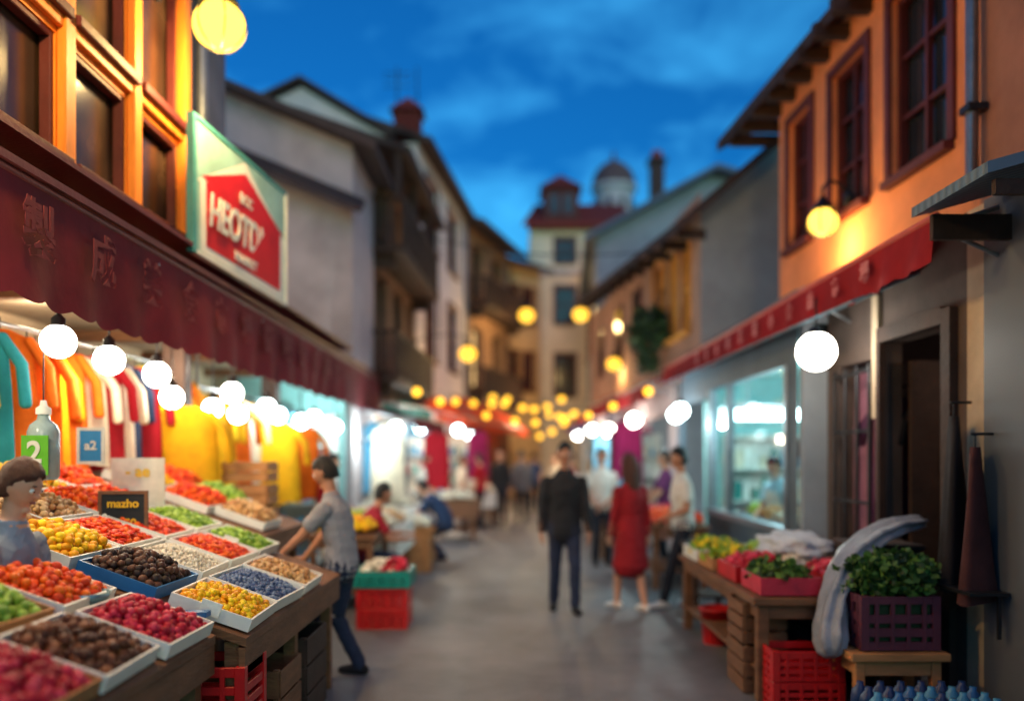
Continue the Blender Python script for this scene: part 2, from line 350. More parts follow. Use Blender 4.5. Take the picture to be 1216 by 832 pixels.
# ---- domed tower and chimney
G={'tower':MB(),'dome':MB(),'windows':MB()}
c=(5.55,46,0); G['tower'].revolve(c,[(1.15,0),(1.15,13.6),(1.3,13.7),(1.3,13.95),(1.05,14),(1.05,16.0),(1.25,16.1),(1.25,16.3)],whiteplas,24,False)
G['dome'].revolve(c,[(1.2,16.3),(1.18,16.6),(1.0,17.1),(.7,17.45),(.3,17.7),(.1,17.8),(.08,18.1),(.01,18.3)],C('dome_tile',(110,84,84),scale=3),24)
for i in range(10):
    a=i/10*2*math.pi; G['windows'].ball((c[0]+1.04*math.cos(a),c[1]+1.04*math.sin(a),15.2),(.14,.14,.42),glassd,1)
group('domed_tower',G)
G={'shaft':MB()}; G['shaft'].box((6.6,40,0),(7.25,40.6,15.6),C('chimney_brick',(90,62,60),kind='brick',scale=3,var=.3)); G['shaft'].box((6.5,39.9,15.6),(7.35,40.7,15.8),darkwood); G['shaft'].box((6.7,40.1,15.8),(7.15,40.5,16.2),roofred); group('brick_chimney',G)
G=newG(); facade(G,(5.3,39),(12,39),0,12.3,[(1,9.6,.9,1.5),(3,9.6,.9,1.5)],blueplas,redwood,shell=5); G['roof'].slab([(4.8,38.6,12.2),(12,38.6,12.2),(12,42,14),(6,42,14)],.2,rooftile_b); group('rear_slate_house',G)
# ---- right rear house
G=newG()
T,Ln=facade(G,(3.2,35.5),(2.5,25),0,8.2,[(1,5.5,1.2,1.7),(4,5.5,1.2,1.7),(7,5.5,1.2,1.7)],blueplas,redwood,shell=5,surround=redwood)
G['walls'].add([(2.5,24.98,0),(8,24.98,0),(8,24.98,9.6),(6.0,24.98,10.0),(2.5,24.98,8.2)],[(0,1,2,3,4)],blueplas)
G['roof'].slab([(2.1,24.5,8.1),(6.0,24.5,10.2),(6.0,36,10.2),(2.8,36,8.1)],.15,rooftile_b); G['roof'].slab([(6.0,24.5,10.2),(9,24.5,9.3),(9,36,9.3),(6.0,36,10.2)],.15,rooftile_b)
group('blue_gable_house',G)
# ---- right timber-window house with blue end wall
G=newG(); yw=C('yellow_timber',(222,150,62),rough=.6,scale=4,var=.2)
T,Ln=facade(G,(2.25,24),(2.8,12.5),2.9,5.6,[(8.35,3.65,.75,1.5),(9.25,3.65,.75,1.5),(10.15,3.65,.75,1.5)],dullplas,yw,surround=yw)
for(u,w_,h_)in((6.3,.9,1.4),(4.2,.9,1.4),(1.5,.9,1.3)):
    G['windows'].box((u,.0,3.7),(u+w_,.03,3.7+h_),redwood,T); G['windows'].box((u+.08,.031,3.78),(u+w_/2-.03,.036,3.62+h_),glassd,T); G['windows'].box((u+w_/2+.03,.031,3.78),(u+w_-.08,.036,3.62+h_),glassd,T)
facade(G,(2.25,24),(2.8,14),0,2.9,[(1,0,2,2.4,'open'),(4,0,2,2.4,'open'),(7,0,2.2,2.4,'open')],grayplas,darkwood)
G['walls'].add([(2.8,12.49,2.9),(7.5,12.49,2.9),(7.5,12.49,6.6),(5.2,12.49,7.0),(4.2,12.49,6.5),(2.8,12.49,5.35)],[(0,1,2,3,4,5)],blueplas)
G['roof'].slab([(2.38,12.1,5.05),(4.2,12.1,6.6),(4.2,24.3,7.6),(1.75,24.3,6.05)],.14,rooftile)
G['roof'].slab([(4.2,12.1,6.6),(5.4,12.1,7.15),(5.4,24.3,8.2),(4.2,24.3,7.6)],.14,rooftile_b)
for i in range(12):
    t=i/11; yy=12.4+t*11.5; xx=2.8-.55*t; zz=5.05+t*.98
    G['trim'].box((xx-.36,yy,zz-.16),(xx+.05,yy+.09,zz-.02),darkwood)
group('yellow_window_house',G)

# ---- right salmon building
G=newG()
T,Ln=facade(G,(3.32,10.45),(3.45,6.2),3.3,6.15,[(.35,4.15,.68,1.5),(1.6,4.15,.8,1.5),(2.9,4.15,.95,1.6)],orangeplas,redwood,rev=.14,surround=C('maroon_frame',(96,40,38),rough=.6),mull=(1,2))
G['walls'].quad((3.32,10.45,3.3),(6,10.45,3.3),(6,10.45,6.3),(3.32,10.45,6.3),orangeplas)
G['roof'].slab([(2.85,11.7,6.05),(3.2,7.4,6.12),(3.2,3,6.15),(5.8,3,7.6),(5.8,11.7,7.6)],.14,rooftile)
for i in range(16):
    yy=4+i*.49; G['trim'].box((3.02 if yy<10 else 2.97,yy,5.88),(3.6,yy+.1,6.02),darkwood)
T0,_=facade(G,(3.45,6.2),(3.5,.5),3.3,6.15,[(1.6,4.2,.9,1.4),(3.6,4.2,.9,1.4)],brownplas,redwood,rev=.14)
G['trim'].tube([(3.36,6.15,6.0),(3.36,6.15,3.75),(3.25,6.15,3.6),(3.05,6.15,3.5)],[.045]*4,metal,10)
for z in(4.2,5.4): G['trim'].box((3.3,6.08,z),(3.44,6.22,z+.05),darkmetal)
group('salmon_plaster_building',G)
# ---- right shopfront level
tilew=C('grey_tile_wall',(92,98,108),rough=.5,kind='brick',scale=2.2,var=.15,bump=.4,stretch=(1,0,1))
beige=C('beige_render',(186,166,140),rough=.85,scale=2,var=.2)
shopdark=C('dark_shop_wall',(84,70,64),rough=.8,scale=2,var=.3)
tealwall=C('teal_interior',(150,215,215),rough=.7,scale=2,var=.12)
panel=C('shop_panel',(78,92,104),rough=.6,scale=3)
G=newG()
T,Ln=facade(G,(2.75,14),(2.75,8.1),0,3.3,[(.2,.0,1.9,2.5,'open'),(2.3,.95,3.3,1.65,'open')],panel,darkwood,rev=.1)
gl=glassmat('shop_glass'); G['windows'].quad(T((2.3,-.05,.95)),T((5.6,-.05,.95)),T((5.6,-.05,2.6)),T((2.3,-.05,2.6)),gl)
for u in(2.3,5.56): G['windows'].box((u-.03,-.08,.95),(u+.04,.02,2.6),metal,T)
G['windows'].box((3.25,-.08,.95),(3.29,.02,2.6),metal,T)
G['windows'].box((2.3,-.08,.9),(5.6,.06,.97),metal,T)
G['walls'].box((2.9,12.6,0),(5.6,12.7,3.1),tealwall); G['walls'].box((5.5,7.9,0),(5.6,12.6,3.1),tealwall); G['walls'].box((2.86,8.0,2.85),(5.5,12.6,2.95),tealwall); 
G['walls'].box((2.77,8.0,0),(3.0,8.12,3.3),blueplas)
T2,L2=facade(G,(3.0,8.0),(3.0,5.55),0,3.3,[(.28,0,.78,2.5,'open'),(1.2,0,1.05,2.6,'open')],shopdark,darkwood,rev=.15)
G['trim'].box((1.07,.002,2.0),(1.18,.04,3.0),beige,T2)
facade(G,(3.0,5.55),(3.0,5.3),0,3.3,[],beige,darkwood); facade(G,(2.97,5.3),(2.97,.5),0,3.3,[],tilew,darkwood); G['walls'].quad((2.97,5.3,0),(3.0,5.3,0),(3.0,5.3,3.3),(2.97,5.3,3.3),tilew)
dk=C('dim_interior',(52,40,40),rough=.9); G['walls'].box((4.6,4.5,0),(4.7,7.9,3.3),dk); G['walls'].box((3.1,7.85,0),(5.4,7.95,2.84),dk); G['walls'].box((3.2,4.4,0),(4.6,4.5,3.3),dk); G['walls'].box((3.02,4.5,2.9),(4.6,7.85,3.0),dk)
g=G['trim']
for k in range(4): g.tube([T2((.3+k*.25,.05,.02)),T2((.3+k*.25,.05,2.45))],[.018,.018],darkmetal,6)
for z in(.1,.7,1.3,1.9,2.4): g.tube([T2((.3,.05,z)),T2((1.05,.05,z))],[.016,.016],darkmetal,6)
g.box((1.19,.01,0),(1.25,.06,2.6),darkwood,T2); g.box((2.22,-.02,0),(2.34,.06,2.7),darkwood,T2); g.box((1.2,-.02,2.6),(2.22,.06,2.72),darkwood,T2)
g.box((1.27,-.75,0),(1.32,-.17,2.45),darkwood,T2)
group('shopfront_building',G)
mb=MB(); mb.box((2.95,11.0,2.16),(3.95,11.12,2.30),emis('fluorescent_glow',(.7,1,1),14)); mb.box((2.92,11.02,2.302),(3.98,11.1,2.36),metal)
for x in(3.1,3.7): mb.tube([(x,11.06,2.36),(x,11.06,2.84)],[.008]*2,metal,6)
o=mb.obj('fluorescent_lamp'); plight(3.4,10.6,2.2,60,(.7,1,1),.2)
plight(4.3,9.0,2.5,50,(.7,1,1),.15)

# ------------------------------------------------------------ awnings
redc=mat('crimson_canvas',(.42,.014,.022),rough=.85,trans=.35,var=.2,scale=2,bump=.2)
maroonc=mat('maroon_canvas',(.135,.006,.013),rough=.85,trans=.06,var=.3,scale=2,bump=.2)
tealc=C('teal_canvas',(30,120,115),rough=.85,trans=.35,var=.2,scale=2)
orngc=C('rust_canvas',(210,70,35),rough=.85,trans=.35,var=.2,scale=2)
bluec=C('blue_canvas',(45,90,160),rough=.85,trans=.35,var=.2,scale=2)
salmontrim=C('salmon_trim',(190,84,70),rough=.5)
darktrim=C('dark_red_trim',(104,44,42),rough=.5)
frost=C('frosted_sheet',(140,170,185),rough=.5,trans=.5,scale=3)
def awning(name,O0,O1,I0,I1,zo0,zo1,zi,vh,m,amp=.05,per=.35,trim=None):
    top=MB();val=MB();fr=MB()
    O0=Vector(O0);O1=Vector(O1);I0=Vector(I0);I1=Vector(I1);Ln=(O1-O0).length; n=max(8,int(Ln/per*6)); k=6
    V=[];F=[]
    for i in range(n+1):
        t=i/n; o=O0.lerp(O1,t); q=I0.lerp(I1,t); zo=zo0*(1-t)+zo1*t
        for j in range(k+1):
            s=j/k; p=q.lerp(o,s); sag=-.05*math.sin(math.pi*s)-.02*math.sin(math.pi*s)*math.cos(2*math.pi*t*Ln/1.2)
            V.append((p.x,p.y,zi*(1-s)+zo*s+sag))
    for i in range(n):
        for j in range(k): a=i*(k+1)+j; F.append((a,a+1,a+k+2,a+k+1))
    top.add(V,F,m,True)
    V=[];F=[]; nn=(O1-O0).normalized(); out=Vector((nn.y,-nn.x)); 
    if out.dot(O0-I0)<0: out=-out
    for i in range(n+1):
        t=i/n; o=O0.lerp(O1,t); zo=zo0*(1-t)+zo1*t; ph=t*Ln/per
        for j in range(5):
            s=j/4; z=zo-s*(vh-amp*(1-abs(math.sin(math.pi*ph)))); off=.02*math.sin(2*math.pi*ph*.5)*s+.03*s*math.sin(ph*.7+1)
            V.append((o.x+out.x*(off+.012),o.y+out.y*(off+.012),z))
    for i in range(n):
        for j in range(4): a=i*5+j; F.append((a,a+1,a+6,a+5))
    val.add(V,F,m,True)
    fr.tube([(O0.x,O0.y,zo0+.02),(O1.x,O1.y,zo1+.02)],[.025,.025],trim or metal,8)
    kk=max(2,int(Ln/2.2))
    for i in range(kk+1):
        t=i/kk;o=O0.lerp(O1,t);q=I0.lerp(I1,t);zo=zo0*(1-t)+zo1*t
        fr.tube([(q.x,q.y,zi-.1),(o.x,o.y,zo-.05)],[.018,.018],metal,6)
        fr.tube([(q.x,q.y,zi-.65),(o.x,o.y,zo-.05)],[.014,.014],metal,6)
    return group(name,{'canopy':top,'valence':val,'frame':fr})
e=awning('maroon_market_awning',(-2.42,1.0),(-2.4,15.2),(-2.9,1.0),(-2.9,15.2),3.06,3.02,3.3,.60,maroonc,.03,.3,trim=darktrim)
lt=C('faded_red_lettering',(118,38,44),rough=.8)
M=lambda y,z,x:basis((0,1,0),(0,0,1),(1,0,0),(x,y,z))
for i,ch in enumerate('製成美食市場街味道好再來'): text(e,'lettering_%d'%i,ch,.30,M(4.2+i*.66,2.8,-2.355),lt,.002)
b=MB(); b.box((-2.9,1.0,3.31),(-2.46,13.0,3.34),darktrim); b.box((-2.40,1.0,3.09),(-2.37,15.2,3.13),darktrim); o=b.obj('ledge',e)
e=awning('red_shop_awning',(2.6,5.15),(2.6,14.4),(3.3,5.15),(2.95,14.4),3.14,3.15,3.42,.28,redc,.02,.25,trim=salmontrim)
lw=C('white_lettering',(215,130,130),rough=.8)
for i,ch in enumerate('新鮮水果蔬菜小食店市場'): text(e,'lettering_%d'%i,ch,.16,basis((0,-1,0),(0,0,1),(-1,0,0),(2.55,11.6-i*.55,3.01)),lw,.002)
u=MB(); u.slab([(2.5,6.2,2.84),(2.5,14.2,2.88),(3.05,14.2,3.05),(3.0,6.2,3.05)],.02,frost); u.obj('underside_sheet',e)
mb=MB(); mb.slab([(2.43,4.3,3.2),(2.43,5.12,3.2),(3.5,5.12,3.5),(3.5,4.3,3.5)],.06,C('slate_sheet',(88,112,132),kind='tile',scale=4,var=.2,bump=.6,rough=.5)); mb.box((2.5,5.0,2.98),(3.3,5.04,3.13),darkwood); mb.box((2.5,4.35,3.05),(2.95,4.39,3.13),darkwood); mb.obj('corrugated_canopy')
awning('teal_stall_awning',(-2.38,15.4),(-1.85,19.2),(-3.4,15.4),(-2.6,19.4),2.65,2.7,3.1,.25,tealc)
awning('rust_stall_awning',(-1.8,19.5),(-.95,24.6),(-2.6,19.5),(-2.0,25),2.68,2.7,3.45,.22,orngc)
awning('rust_stall_awning',(-.9,24.9),(.6,31),(-1.8,25),(-.6,31),2.65,2.6,3.5,.22,orngc)
awning('red_stall_awning',(2.4,14.6),(1.95,21.5),(2.95,14.6),(2.5,21.5),2.95,2.9,3.3,.3,redc)
awning('red_stall_awning',(1.9,21.8),(1.75,28),(2.6,21.8),(2.6,28),2.75,2.7,3.2,.25,redc)
awning('blue_stall_awning',(1.55,17.5),(1.45,21),(2.2,17.5),(2.2,21),2.35,2.35,2.6,.16,bluec)
awning('dark_red_stall_awning',(-1.6,13.6),(-1.35,16.5),(-2.5,13.6),(-2.4,16.5),2.3,2.3,2.55,.2,maroonc)

# ------------------------------------------------------------ left hall interior
G={'walls':MB(),'posts':MB(),'ceiling':MB()}
backw=C('stall_back_wall',(170,148,120),rough=.9,scale=1.5,var=.25)
G['walls'].box((-4.5,.5,0),(-4.4,13.1,3.1),backw)
G['walls'].box((-4.4,13.0,0),(-2.6,13.1,3.1),C('pale_teal_panel',(150,205,205),rough=.6,scale=2))
G['ceiling'].box((-4.4,.5,2.93),(-2.95,13.1,3.0),C('stall_ceiling',(140,122,100),rough=.9))
for y in(3.0,7.9,11.0): G['posts'].box((-3.28,y,0),(-3.08,y+.2,2.92),darkwood)
for y in(2,4,6,8.3,10,12): G['ceiling'].box((-4.4,y,2.82),(-2.95,y+.1,2.929),midwood)
group('market_hall',G,bevel=.005)

def cloth_items(mb,items):
    for(x,y,ztop,w,h,m,ang,slv) in items:
        n=18;lv=[0,.04,.1,.25,.45,.65,.85,1];V=[];F=[]
        ca,sa=math.cos(ang),math.sin(ang); ph=U(0,6)
        for v in lv:
            hw=w/2*(.28 if v==0 else .7 if v==.04 else 1.0 if v<.3 else 1.0+.15*v); th=.03+.05*v
            for i in range(n):
                a=2*math.pi*i/n; fold=1+.35*v*math.sin(3*a+ph+v*2)
                px=hw*math.cos(a)*(1+.04*math.sin(5*a)); py=th*math.sin(a)*fold+.03*v*math.sin(px*22+ph)
                V.append((x+px*ca-py*sa,y+px*sa+py*ca,ztop-v*h-(.02*math.sin(px*18+ph) if v==1 else 0)))
        for j in range(len(lv)-1):
            for i in range(n): F.append((j*n+i,j*n+(i+1)%n,(j+1)*n+(i+1)%n,(j+1)*n+i))
        mb.add(V,F,m,True)
        if slv:
            for sg in(-1,1):
                a=w/2*.8*sg;b=w/2*1.35*sg
                mb.tube([(x+a*ca,y+a*sa,ztop-.07),(x+b*ca,y+b*sa,ztop-.25),(x+b*1.08*ca,y+b*1.08*sa,ztop-slv)],[(.05,.035),(.05,.04),(.045,.04)],m,8)
        mb.tube([(x,y,ztop-.01),(x,y,ztop+.08)],[.006,.006],darkmetal,5)
fab=lambda n,c:C('fabric_'+n,c,rough=.9,var=.22,scale=4,bump=.3,trans=.15)
Fy=fab('yellow',(235,172,12));Fo=fab('orange',(228,105,12));Ft=fab('teal',(40,145,155));Fg=fab('lime',(180,195,20));Fr=fab('crimson',(165,14,32));Fw=fab('cream',(222,208,184));Fm=fab('magenta',(140,22,80));Fb=fab('navy',(40,60,95));Fp=fab('plum',(95,50,80));Fs=fab('sky',(95,165,200));Fgy=fab('grey',(110,108,115)); Fdk=fab('black',(32,28,32))
mb=MB(); ys=np.linspace(4.6,8.6,17); cols=[Fy,Ft,Fy,Ft,Fo,Fo,Fy,Fo,Fw,Fr,Fw,Fb,Fr,Fg,Fy,Fo,Fy]
cloth_items(mb,[(-3.42+U(-.05,.05),y,2.5+U(-.03,.04),.42,U(.85,1.15),cols[i],U(-.5,.5)+.5,.5) for i,y in enumerate(ys)])
mb.tube([(-3.42,4.3,2.58),(-3.42,8.8,2.58)],[.018,.018],metal,8)
for y in(4.35,8.75): mb.tube([(-3.42,y,0),(-3.42,y,2.9)],[.02,.02],metal,8)
mb.obj('clothes_rack')
mb=MB(); ys=np.linspace(5.2,9.8,16); cols=[Ft,Fy,Fr,Fw,Fo,Fg,Fy,Fw,Fm,Fo,Fs,Fy,Fr,Fw,Fo,Fy]
cloth_items(mb,[(-4.1+U(-.05,.05),y,2.55+U(-.03,.04),.48,U(.9,1.3),cols[i],U(-.4,.4)+.6,.55) for i,y in enumerate(ys)])
mb.tube([(-4.1,4.9,2.63),(-4.1,10.1,2.63)],[.018,.018],metal,8)
for y in(4.95,10.0): mb.tube([(-4.1,y,0),(-4.1,y,2.9)],[.02,.02],metal,8)
mb.obj('clothes_rack')
mb=MB(); cloth_items(mb,[(-3.35,y,2.35,.5,U(1.0,1.15),m,U(-.3,.3),.5) for y,m in((9.1,Fy),(9.4,Fy),(9.9,Fo),(10.3,Fw),(10.7,Fy),(11.4,Ft),(12.1,Fs),(12.7,Fm))])
mb.tube([(-3.35,8.9,2.43),(-3.35,12.95,2.43)],[.018,.018],metal,8); mb.tube([(-3.35,8.95,0),(-3.35,8.95,2.9)],[.02]*2,metal,8); mb.obj('clothes_rack')
mb=MB(); cloth_items(mb,[(-2.98,7.75,2.15,.5,1.05,Fy,.2,.5),(-2.9,10.4,2.1,.5,1.0,Fy,.1,.5),(-2.85,11.3,2.1,.5,1.0,Fo,.1,.5)])
for(x,y)in((-2.98,7.75),(-2.9,10.4),(-2.85,11.3)): mb.tube([(x,y,2.2),(x,y,2.92)],[.006]*2,darkmetal,5)
mb.obj('hanging_garments')

def shelf_unit(name,x,y,rot,w,h,lev,pal,sm=None,d=.35):
    mb=MB(); sm=sm or whitepaint
    mb.box((-w/2,0,0),(-w/2+.03,d,h),sm);mb.box((w/2-.03,0,0),(w/2,d,h),sm);mb.box((-w/2+.03,d-.02,0),(w/2-.03,d,h),sm)
    for i in range(lev+1):
        z=.1+i*(h-.15)/lev; mb.box((-w/2+.03,.0,z),(w/2-.03,d-.02,z+.025),sm)
        if i==lev: break
        xx=-w/2+.08; gap=(h-.15)/lev
        while xx<w/2-.12:
            s=U(.06,.15); hh=U(.4,.85)*gap; m=random.choice(pal)
            if R()<.5: mb.box((xx,.05,z+.025),(xx+s,.25,z+.025+hh*.8),m)
            else: mb.revolve((xx+s/2,.13,z+.025),[(s*.45,0),(s*.45,hh*.6),(s*.15,hh*.78),(s*.15,hh*.95)],m,10)
            xx+=s+U(.01,.05)
    return group(name,{'unit':mb},(x,y,0),rot)
pk=[whitepaint,redplastic,tealplastic,blueplastic,Fy,Fm,Fo,Fs,whitepaint,Fw]
shelf_unit('goods_shelf',-3.3,12.5,0,1.3,2.3,5,[whitepaint,Fs,tealplastic,Fw,Fs])
shelf_unit('goods_shelf',3.9,12.2,0,1.5,2.0,4,[whitepaint,Fs,Fw,tealplastic])
for(x,y,w,h,m)in((-2.45,14.9,1.1,2.3,whitepaint),(-2.15,19.4,1.1,2.4,Fs),(-1.7,24.3,1.2,2.3,whitepaint),(2.35,16.5,.8,2.2,Fm),(2.3,21.6,1.0,2.3,whitepaint)):
    mb=MB(); mb.box((x-w/2,y,0),(x+w/2,y+.05,h),m); mb.box((x-w/2-.04,y-.02,0),(x-w/2,y+.07,h+.05),metal); mb.box((x+w/2,y-.02,0),(x+w/2+.04,y+.07,h+.05),metal); mb.obj('stall_partition')
shelf_unit('goods_shelf',-2.6,14.5,0,.9,2.1,5,pk); shelf_unit('goods_shelf',-2.2,19.0,0,.9,2.1,5,pk); shelf_unit('goods_shelf',-1.7,23.9,0,1,2.1,5,pk)
shelf_unit('goods_shelf',2.45,15.8,0,.7,2.1,5,pk); shelf_unit('goods_shelf',2.3,21.1,0,.9,2.1,5,pk)

# ------------------------------------------------------------ crates, trays, tables
def plastic_crate(mb,x,y,z,w,d,h,m):
    t=.018
    for sx in(0,1):
        for sy in(0,1): mb.box((x+sx*(w-.05),y+sy*(d-.05),z),(x+sx*(w-.05)+.05,y+sy*(d-.05)+.05,z+h),m)
    k=4
    for i in range(k):
        za=z+h*(i/k); zb=za+h/k*.62
        if i==k-1: za=z+h-.05; zb=z+h-.002
        mb.box((x+.05,y+.005,za),(x+w-.05,y+.005+t,zb),m);mb.box((x+.05,y+d-.005-t,za),(x+w-.05,y+d-.005,zb),m)
        mb.box((x+.005,y+.05,za),(x+.005+t,y+d-.05,zb),m);mb.box((x+w-.005-t,y+.05,za),(x+w-.005,y+d-.05,zb),m)
    for i in range(1,5):
        xx=x+w*i/5; mb.box((xx-.012,y+.002,z+.003),(xx+.012,y+.02,z+h-.004),m)
        yy=y+d*i/5; mb.box((x+.002,yy-.012,z+.003),(x+.02,yy+.012,z+h-.004),m)
    mb.box((x+.03,y+.03,z+.01),(x+w-.03,y+d-.03,z+.03),m)
def wood_crate(mb,x,y,z,w,d,h,m,k=3):
    for sx in(0,1):
        for sy in(0,1): mb.box((x+sx*(w-.04)+.003,y+sy*(d-.04)+.003,z),(x+sx*(w-.04)+.037,y+sy*(d-.04)+.037,z+h-.003),m)
    for i in range(k):
        za=z+h*i/k+.008; zb=z+h*(i+1)/k-.008
        mb.box((x,y-.012,za),(x+w,y,zb),m);mb.box((x,y+d,za),(x+w,y+d+.012,zb),m);mb.box((x-.012,y,za),(x,y+d,zb),m);mb.box((x+w,y,za),(x+w+.012,y+d,zb),m)
    mb.box((x+.04,y+.04,z+.02),(x+w-.04,y+d-.04,z+.04),m)
def table(mb,x,y,w,d,h,m,leg=.06,shelf=True):
    mb.box((x,y,h-.05),(x+w,y+d,h),m)
    for sx in(0,1):
        for sy in(0,1): mb.box((x+.04+sx*(w-.08-leg),y+.04+sy*(d-.08-leg),0),(x+.04+sx*(w-.08-leg)+leg,y+.04+sy*(d-.08-leg)+leg,h-.05),m)
    mb.box((x+.1,y+.05,h-.15),(x+w-.1,y+.075,h-.052),m); mb.box((x+.05,y+.1,h-.15),(x+.075,y+d-.1,h-.052),m); mb.box((x+w-.075,y+.1,h-.15),(x+w-.05,y+d-.1,h-.052),m)
    if shelf: mb.box((x+.05,y+.12,.2),(x+w-.05,y+d-.12,.23),m)
def fr_m(n,c,rough=.5): return C('produce_'+n,c,rough=rough,var=.28,scale=18,bump=.3,spec=.28)
PAL={'orange':[fr_m('orange1',(232,78,10)),fr_m('orange2',(205,55,10)),fr_m('orange3',(240,105,18))],
'redor':[fr_m('ro1',(228,68,12)),fr_m('ro2',(205,42,12)),fr_m('ro3',(238,98,22))],
'pink':[fr_m('pk1',(190,22,48)),fr_m('pk2',(158,15,36)),fr_m('pk3',(210,52,78))],
'choc':[fr_m('ch1',(105,56,34)),fr_m('ch2',(78,40,26)),fr_m('ch3',(138,82,50))],
'date':[fr_m('dt1',(64,35,25)),fr_m('dt2',(44,26,22)),fr_m('dt3',(90,54,38))],
'yellow':[fr_m('ye1',(240,180,8)),fr_m('ye2',(225,150,5)),fr_m('ye3',(245,200,28))],
'green':[fr_m('gr1',(138,172,48)),fr_m('gr2',(165,195,78)),fr_m('gr3',(105,145,42))],
'tan':[fr_m('tn1',(195,148,92)),fr_m('tn2',(168,118,70)),fr_m('tn3',(212,172,122))],
'white':[fr_m('wh1',(215,205,184)),fr_m('wh2',(230,222,205)),fr_m('wh3',(190,176,154))],
'blue':[fr_m('bl1',(88,106,142)),fr_m('bl2',(62,80,118)),fr_m('bl3',(120,136,164))]}
LEAF=[C('leaf_a',(62,98,40),rough=.6,var=.3),C('leaf_b',(98,134,54),rough=.6,var=.3),C('leaf_c',(34,62,30),rough=.6,var=.3)]
def mound(mb,w,d,kind,size,hh,z0=.03,n=None,flat=1.0,sub=1):
    pal=PAL[kind]; sp=size*1.75; ny=int((d-.03)/sp); nx=int((w-.03)/sp)
    for lay in(0,1):
        for i in range(nx+1):
            for j in range(ny+1):
                px=-w/2+size+(w-2*size)*(i+(.5 if j%2 else 0))/(nx+.5)+U(-.5,.5)*size; py=-d/2+size+(d-2*size)*j/max(1,ny)+U(-.5,.5)*size
                px=max(-w/2+size*.9,min(w/2-size*.9,px)); py=max(-d/2+size*.9,min(d/2-size*.9,py))
                e=(1-(2*px/w)**4)*(1-(2*py/d)**4)
                if lay and (e<.35 or R()<.35): continue
                z=z0+hh*e*.75+(size*1.1 if lay else 0)*e+U(-.25,.25)*size
                s=size*U(.72,1.15)
                rot=Matrix.Rotation(U(0,6.3),3,'Z')@Matrix.Rotation(U(-.6,.6),3,'X')
                mb.ball((px+(U(-.5,.5)*size if lay else 0),py,z+size*.4),(s,s*U(.8,1.05)*(1 if flat==1 else 1.3),s*U(.8,1)*flat),random.choice(pal),sub,True,rot)
    mb.quad((-w/2+.012,-d/2+.012,z0+hh*.25),(w/2-.012,-d/2+.012,z0+hh*.25),(w/2-.012,d/2-.012,z0+hh*.25),(-w/2+.012,d/2-.012,z0+hh*.25),pal[1])
SL=.35
def zs(x): return .80+SL*(-1.2-x)
def tray(x,y,w,d,kind,size=.024,tm=None,hh=.05,rim=.065,flat=1,sub=1,tag=False,name='produce_tray'):
    tm=tm or whitepaint
    bx=MB(); bx.box((-w/2,-d/2,0),(w/2,d/2,.012),tm); t=.01
    bx.box((-w/2,-d/2,.012),(w/2,-d/2+t,rim),tm);bx.box((-w/2,d/2-t,.012),(w/2,d/2,rim),tm);bx.box((-w/2,-d/2+t,.012),(-w/2+t,d/2-t,rim),tm);bx.box((w/2-t,-d/2+t,.012),(w/2,d/2-t,rim),tm)
    pr=MB(); mound(pr,w-.02,d-.02,kind,size,hh,flat=flat,sub=sub)
    e=group(name,{'tray':bx,'produce':pr},(x,y,zs(x)+.012)); e.rotation_euler=(0,math.atan(SL)*1.0,U(-.06,.06))
    if tag:
        tg=MB(); tg.box((-.05,-d/2-.012,.02),(.05,-d/2-.006,.09),C('price_card',(240,240,225),rough=.6)); tg.obj('price_tag',e)
    return e
def stall_table(x0,x1,y0,y1,wm):
    mb=MB()
    p=[(x1,y0,zs(x1)),(x1,y1,zs(x1)),(x0,y1,zs(x0)),(x0,y0,zs(x0))]
    mb.slab(p,.04,wm)
    mb.box((x1-.035,y0,zs(x1)-.18),(x1-.005,y1,zs(x1)-.045),wm)
    for y in(y0+.05,(y0+y1)/2,y1-.12):
        for x in(x1-.12,(x0+x1)/2,x0+.05): mb.box((x,y,0),(x+.07,y+.07,zs(x+.07)-.045),wm)
    mb.box((x0+.1,y0+.2,.25),(x1-.15,y1-.2,.28),wm)
    return mb.obj('stall_table')
stall_table(-2.26,-1.38,1.9,3.92,midwood); stall_table(-3.4,-1.27,4.02,6.22,midwood)
cell=[(-1.60,2.62,'pink',.024),(-1.60,3.1,'choc',.022),(-1.58,3.62,'pink',.02),
(-2.03,2.62,'tan',.024),(-2.03,3.1,'green',.022),(-2.02,3.62,'orange',.022),(-1.6,2.1,'yellow',.022)]
for x,y,k,s in cell: tray(x,y,.41,.47,k,s,tm=random.choice([whitepaint,whitepaint,lightwood]),tag=R()<.4,sub=2 if k in('choc','pink','green') else 1)
cell=[(-1.42,4.32,'yellow',.018,1),(-1.86,4.32,'date',.024,1),(-2.28,4.32,'yellow',.024,1),(-2.70,4.32,'tan',.022,1),(-3.1,4.32,'choc',.02,1),
(-1.42,4.86,'blue',.013,1),(-1.86,4.86,'white',.012,1),(-2.28,4.86,'redor',.018,.6),(-2.70,4.86,'tan',.02,1),(-3.1,4.86,'redor',.022,1),
(-1.42,5.40,'tan',.017,1),(-1.86,5.40,'redor',.016,.6),(-2.28,5.40,'redor',.018,.6),(-2.70,5.40,'orange',.02,1),(-3.1,5.40,'yellow',.024,1),
(-1.86,5.94,'green',.018,.6),(-2.28,5.94,'green',.018,.6),(-2.70,5.94,'redor',.02,.6),(-3.1,5.94,'orange',.024,1)]
for x,y,k,s,f in cell: tray(x-.06,y,.41,.5,k,s,tm=random.choice([whitepaint,lightwood,whitepaint,whitepaint]) if k!='date' else blueplastic,flat=f,hh=.07 if s>.018 else .04,tag=R()<.25)
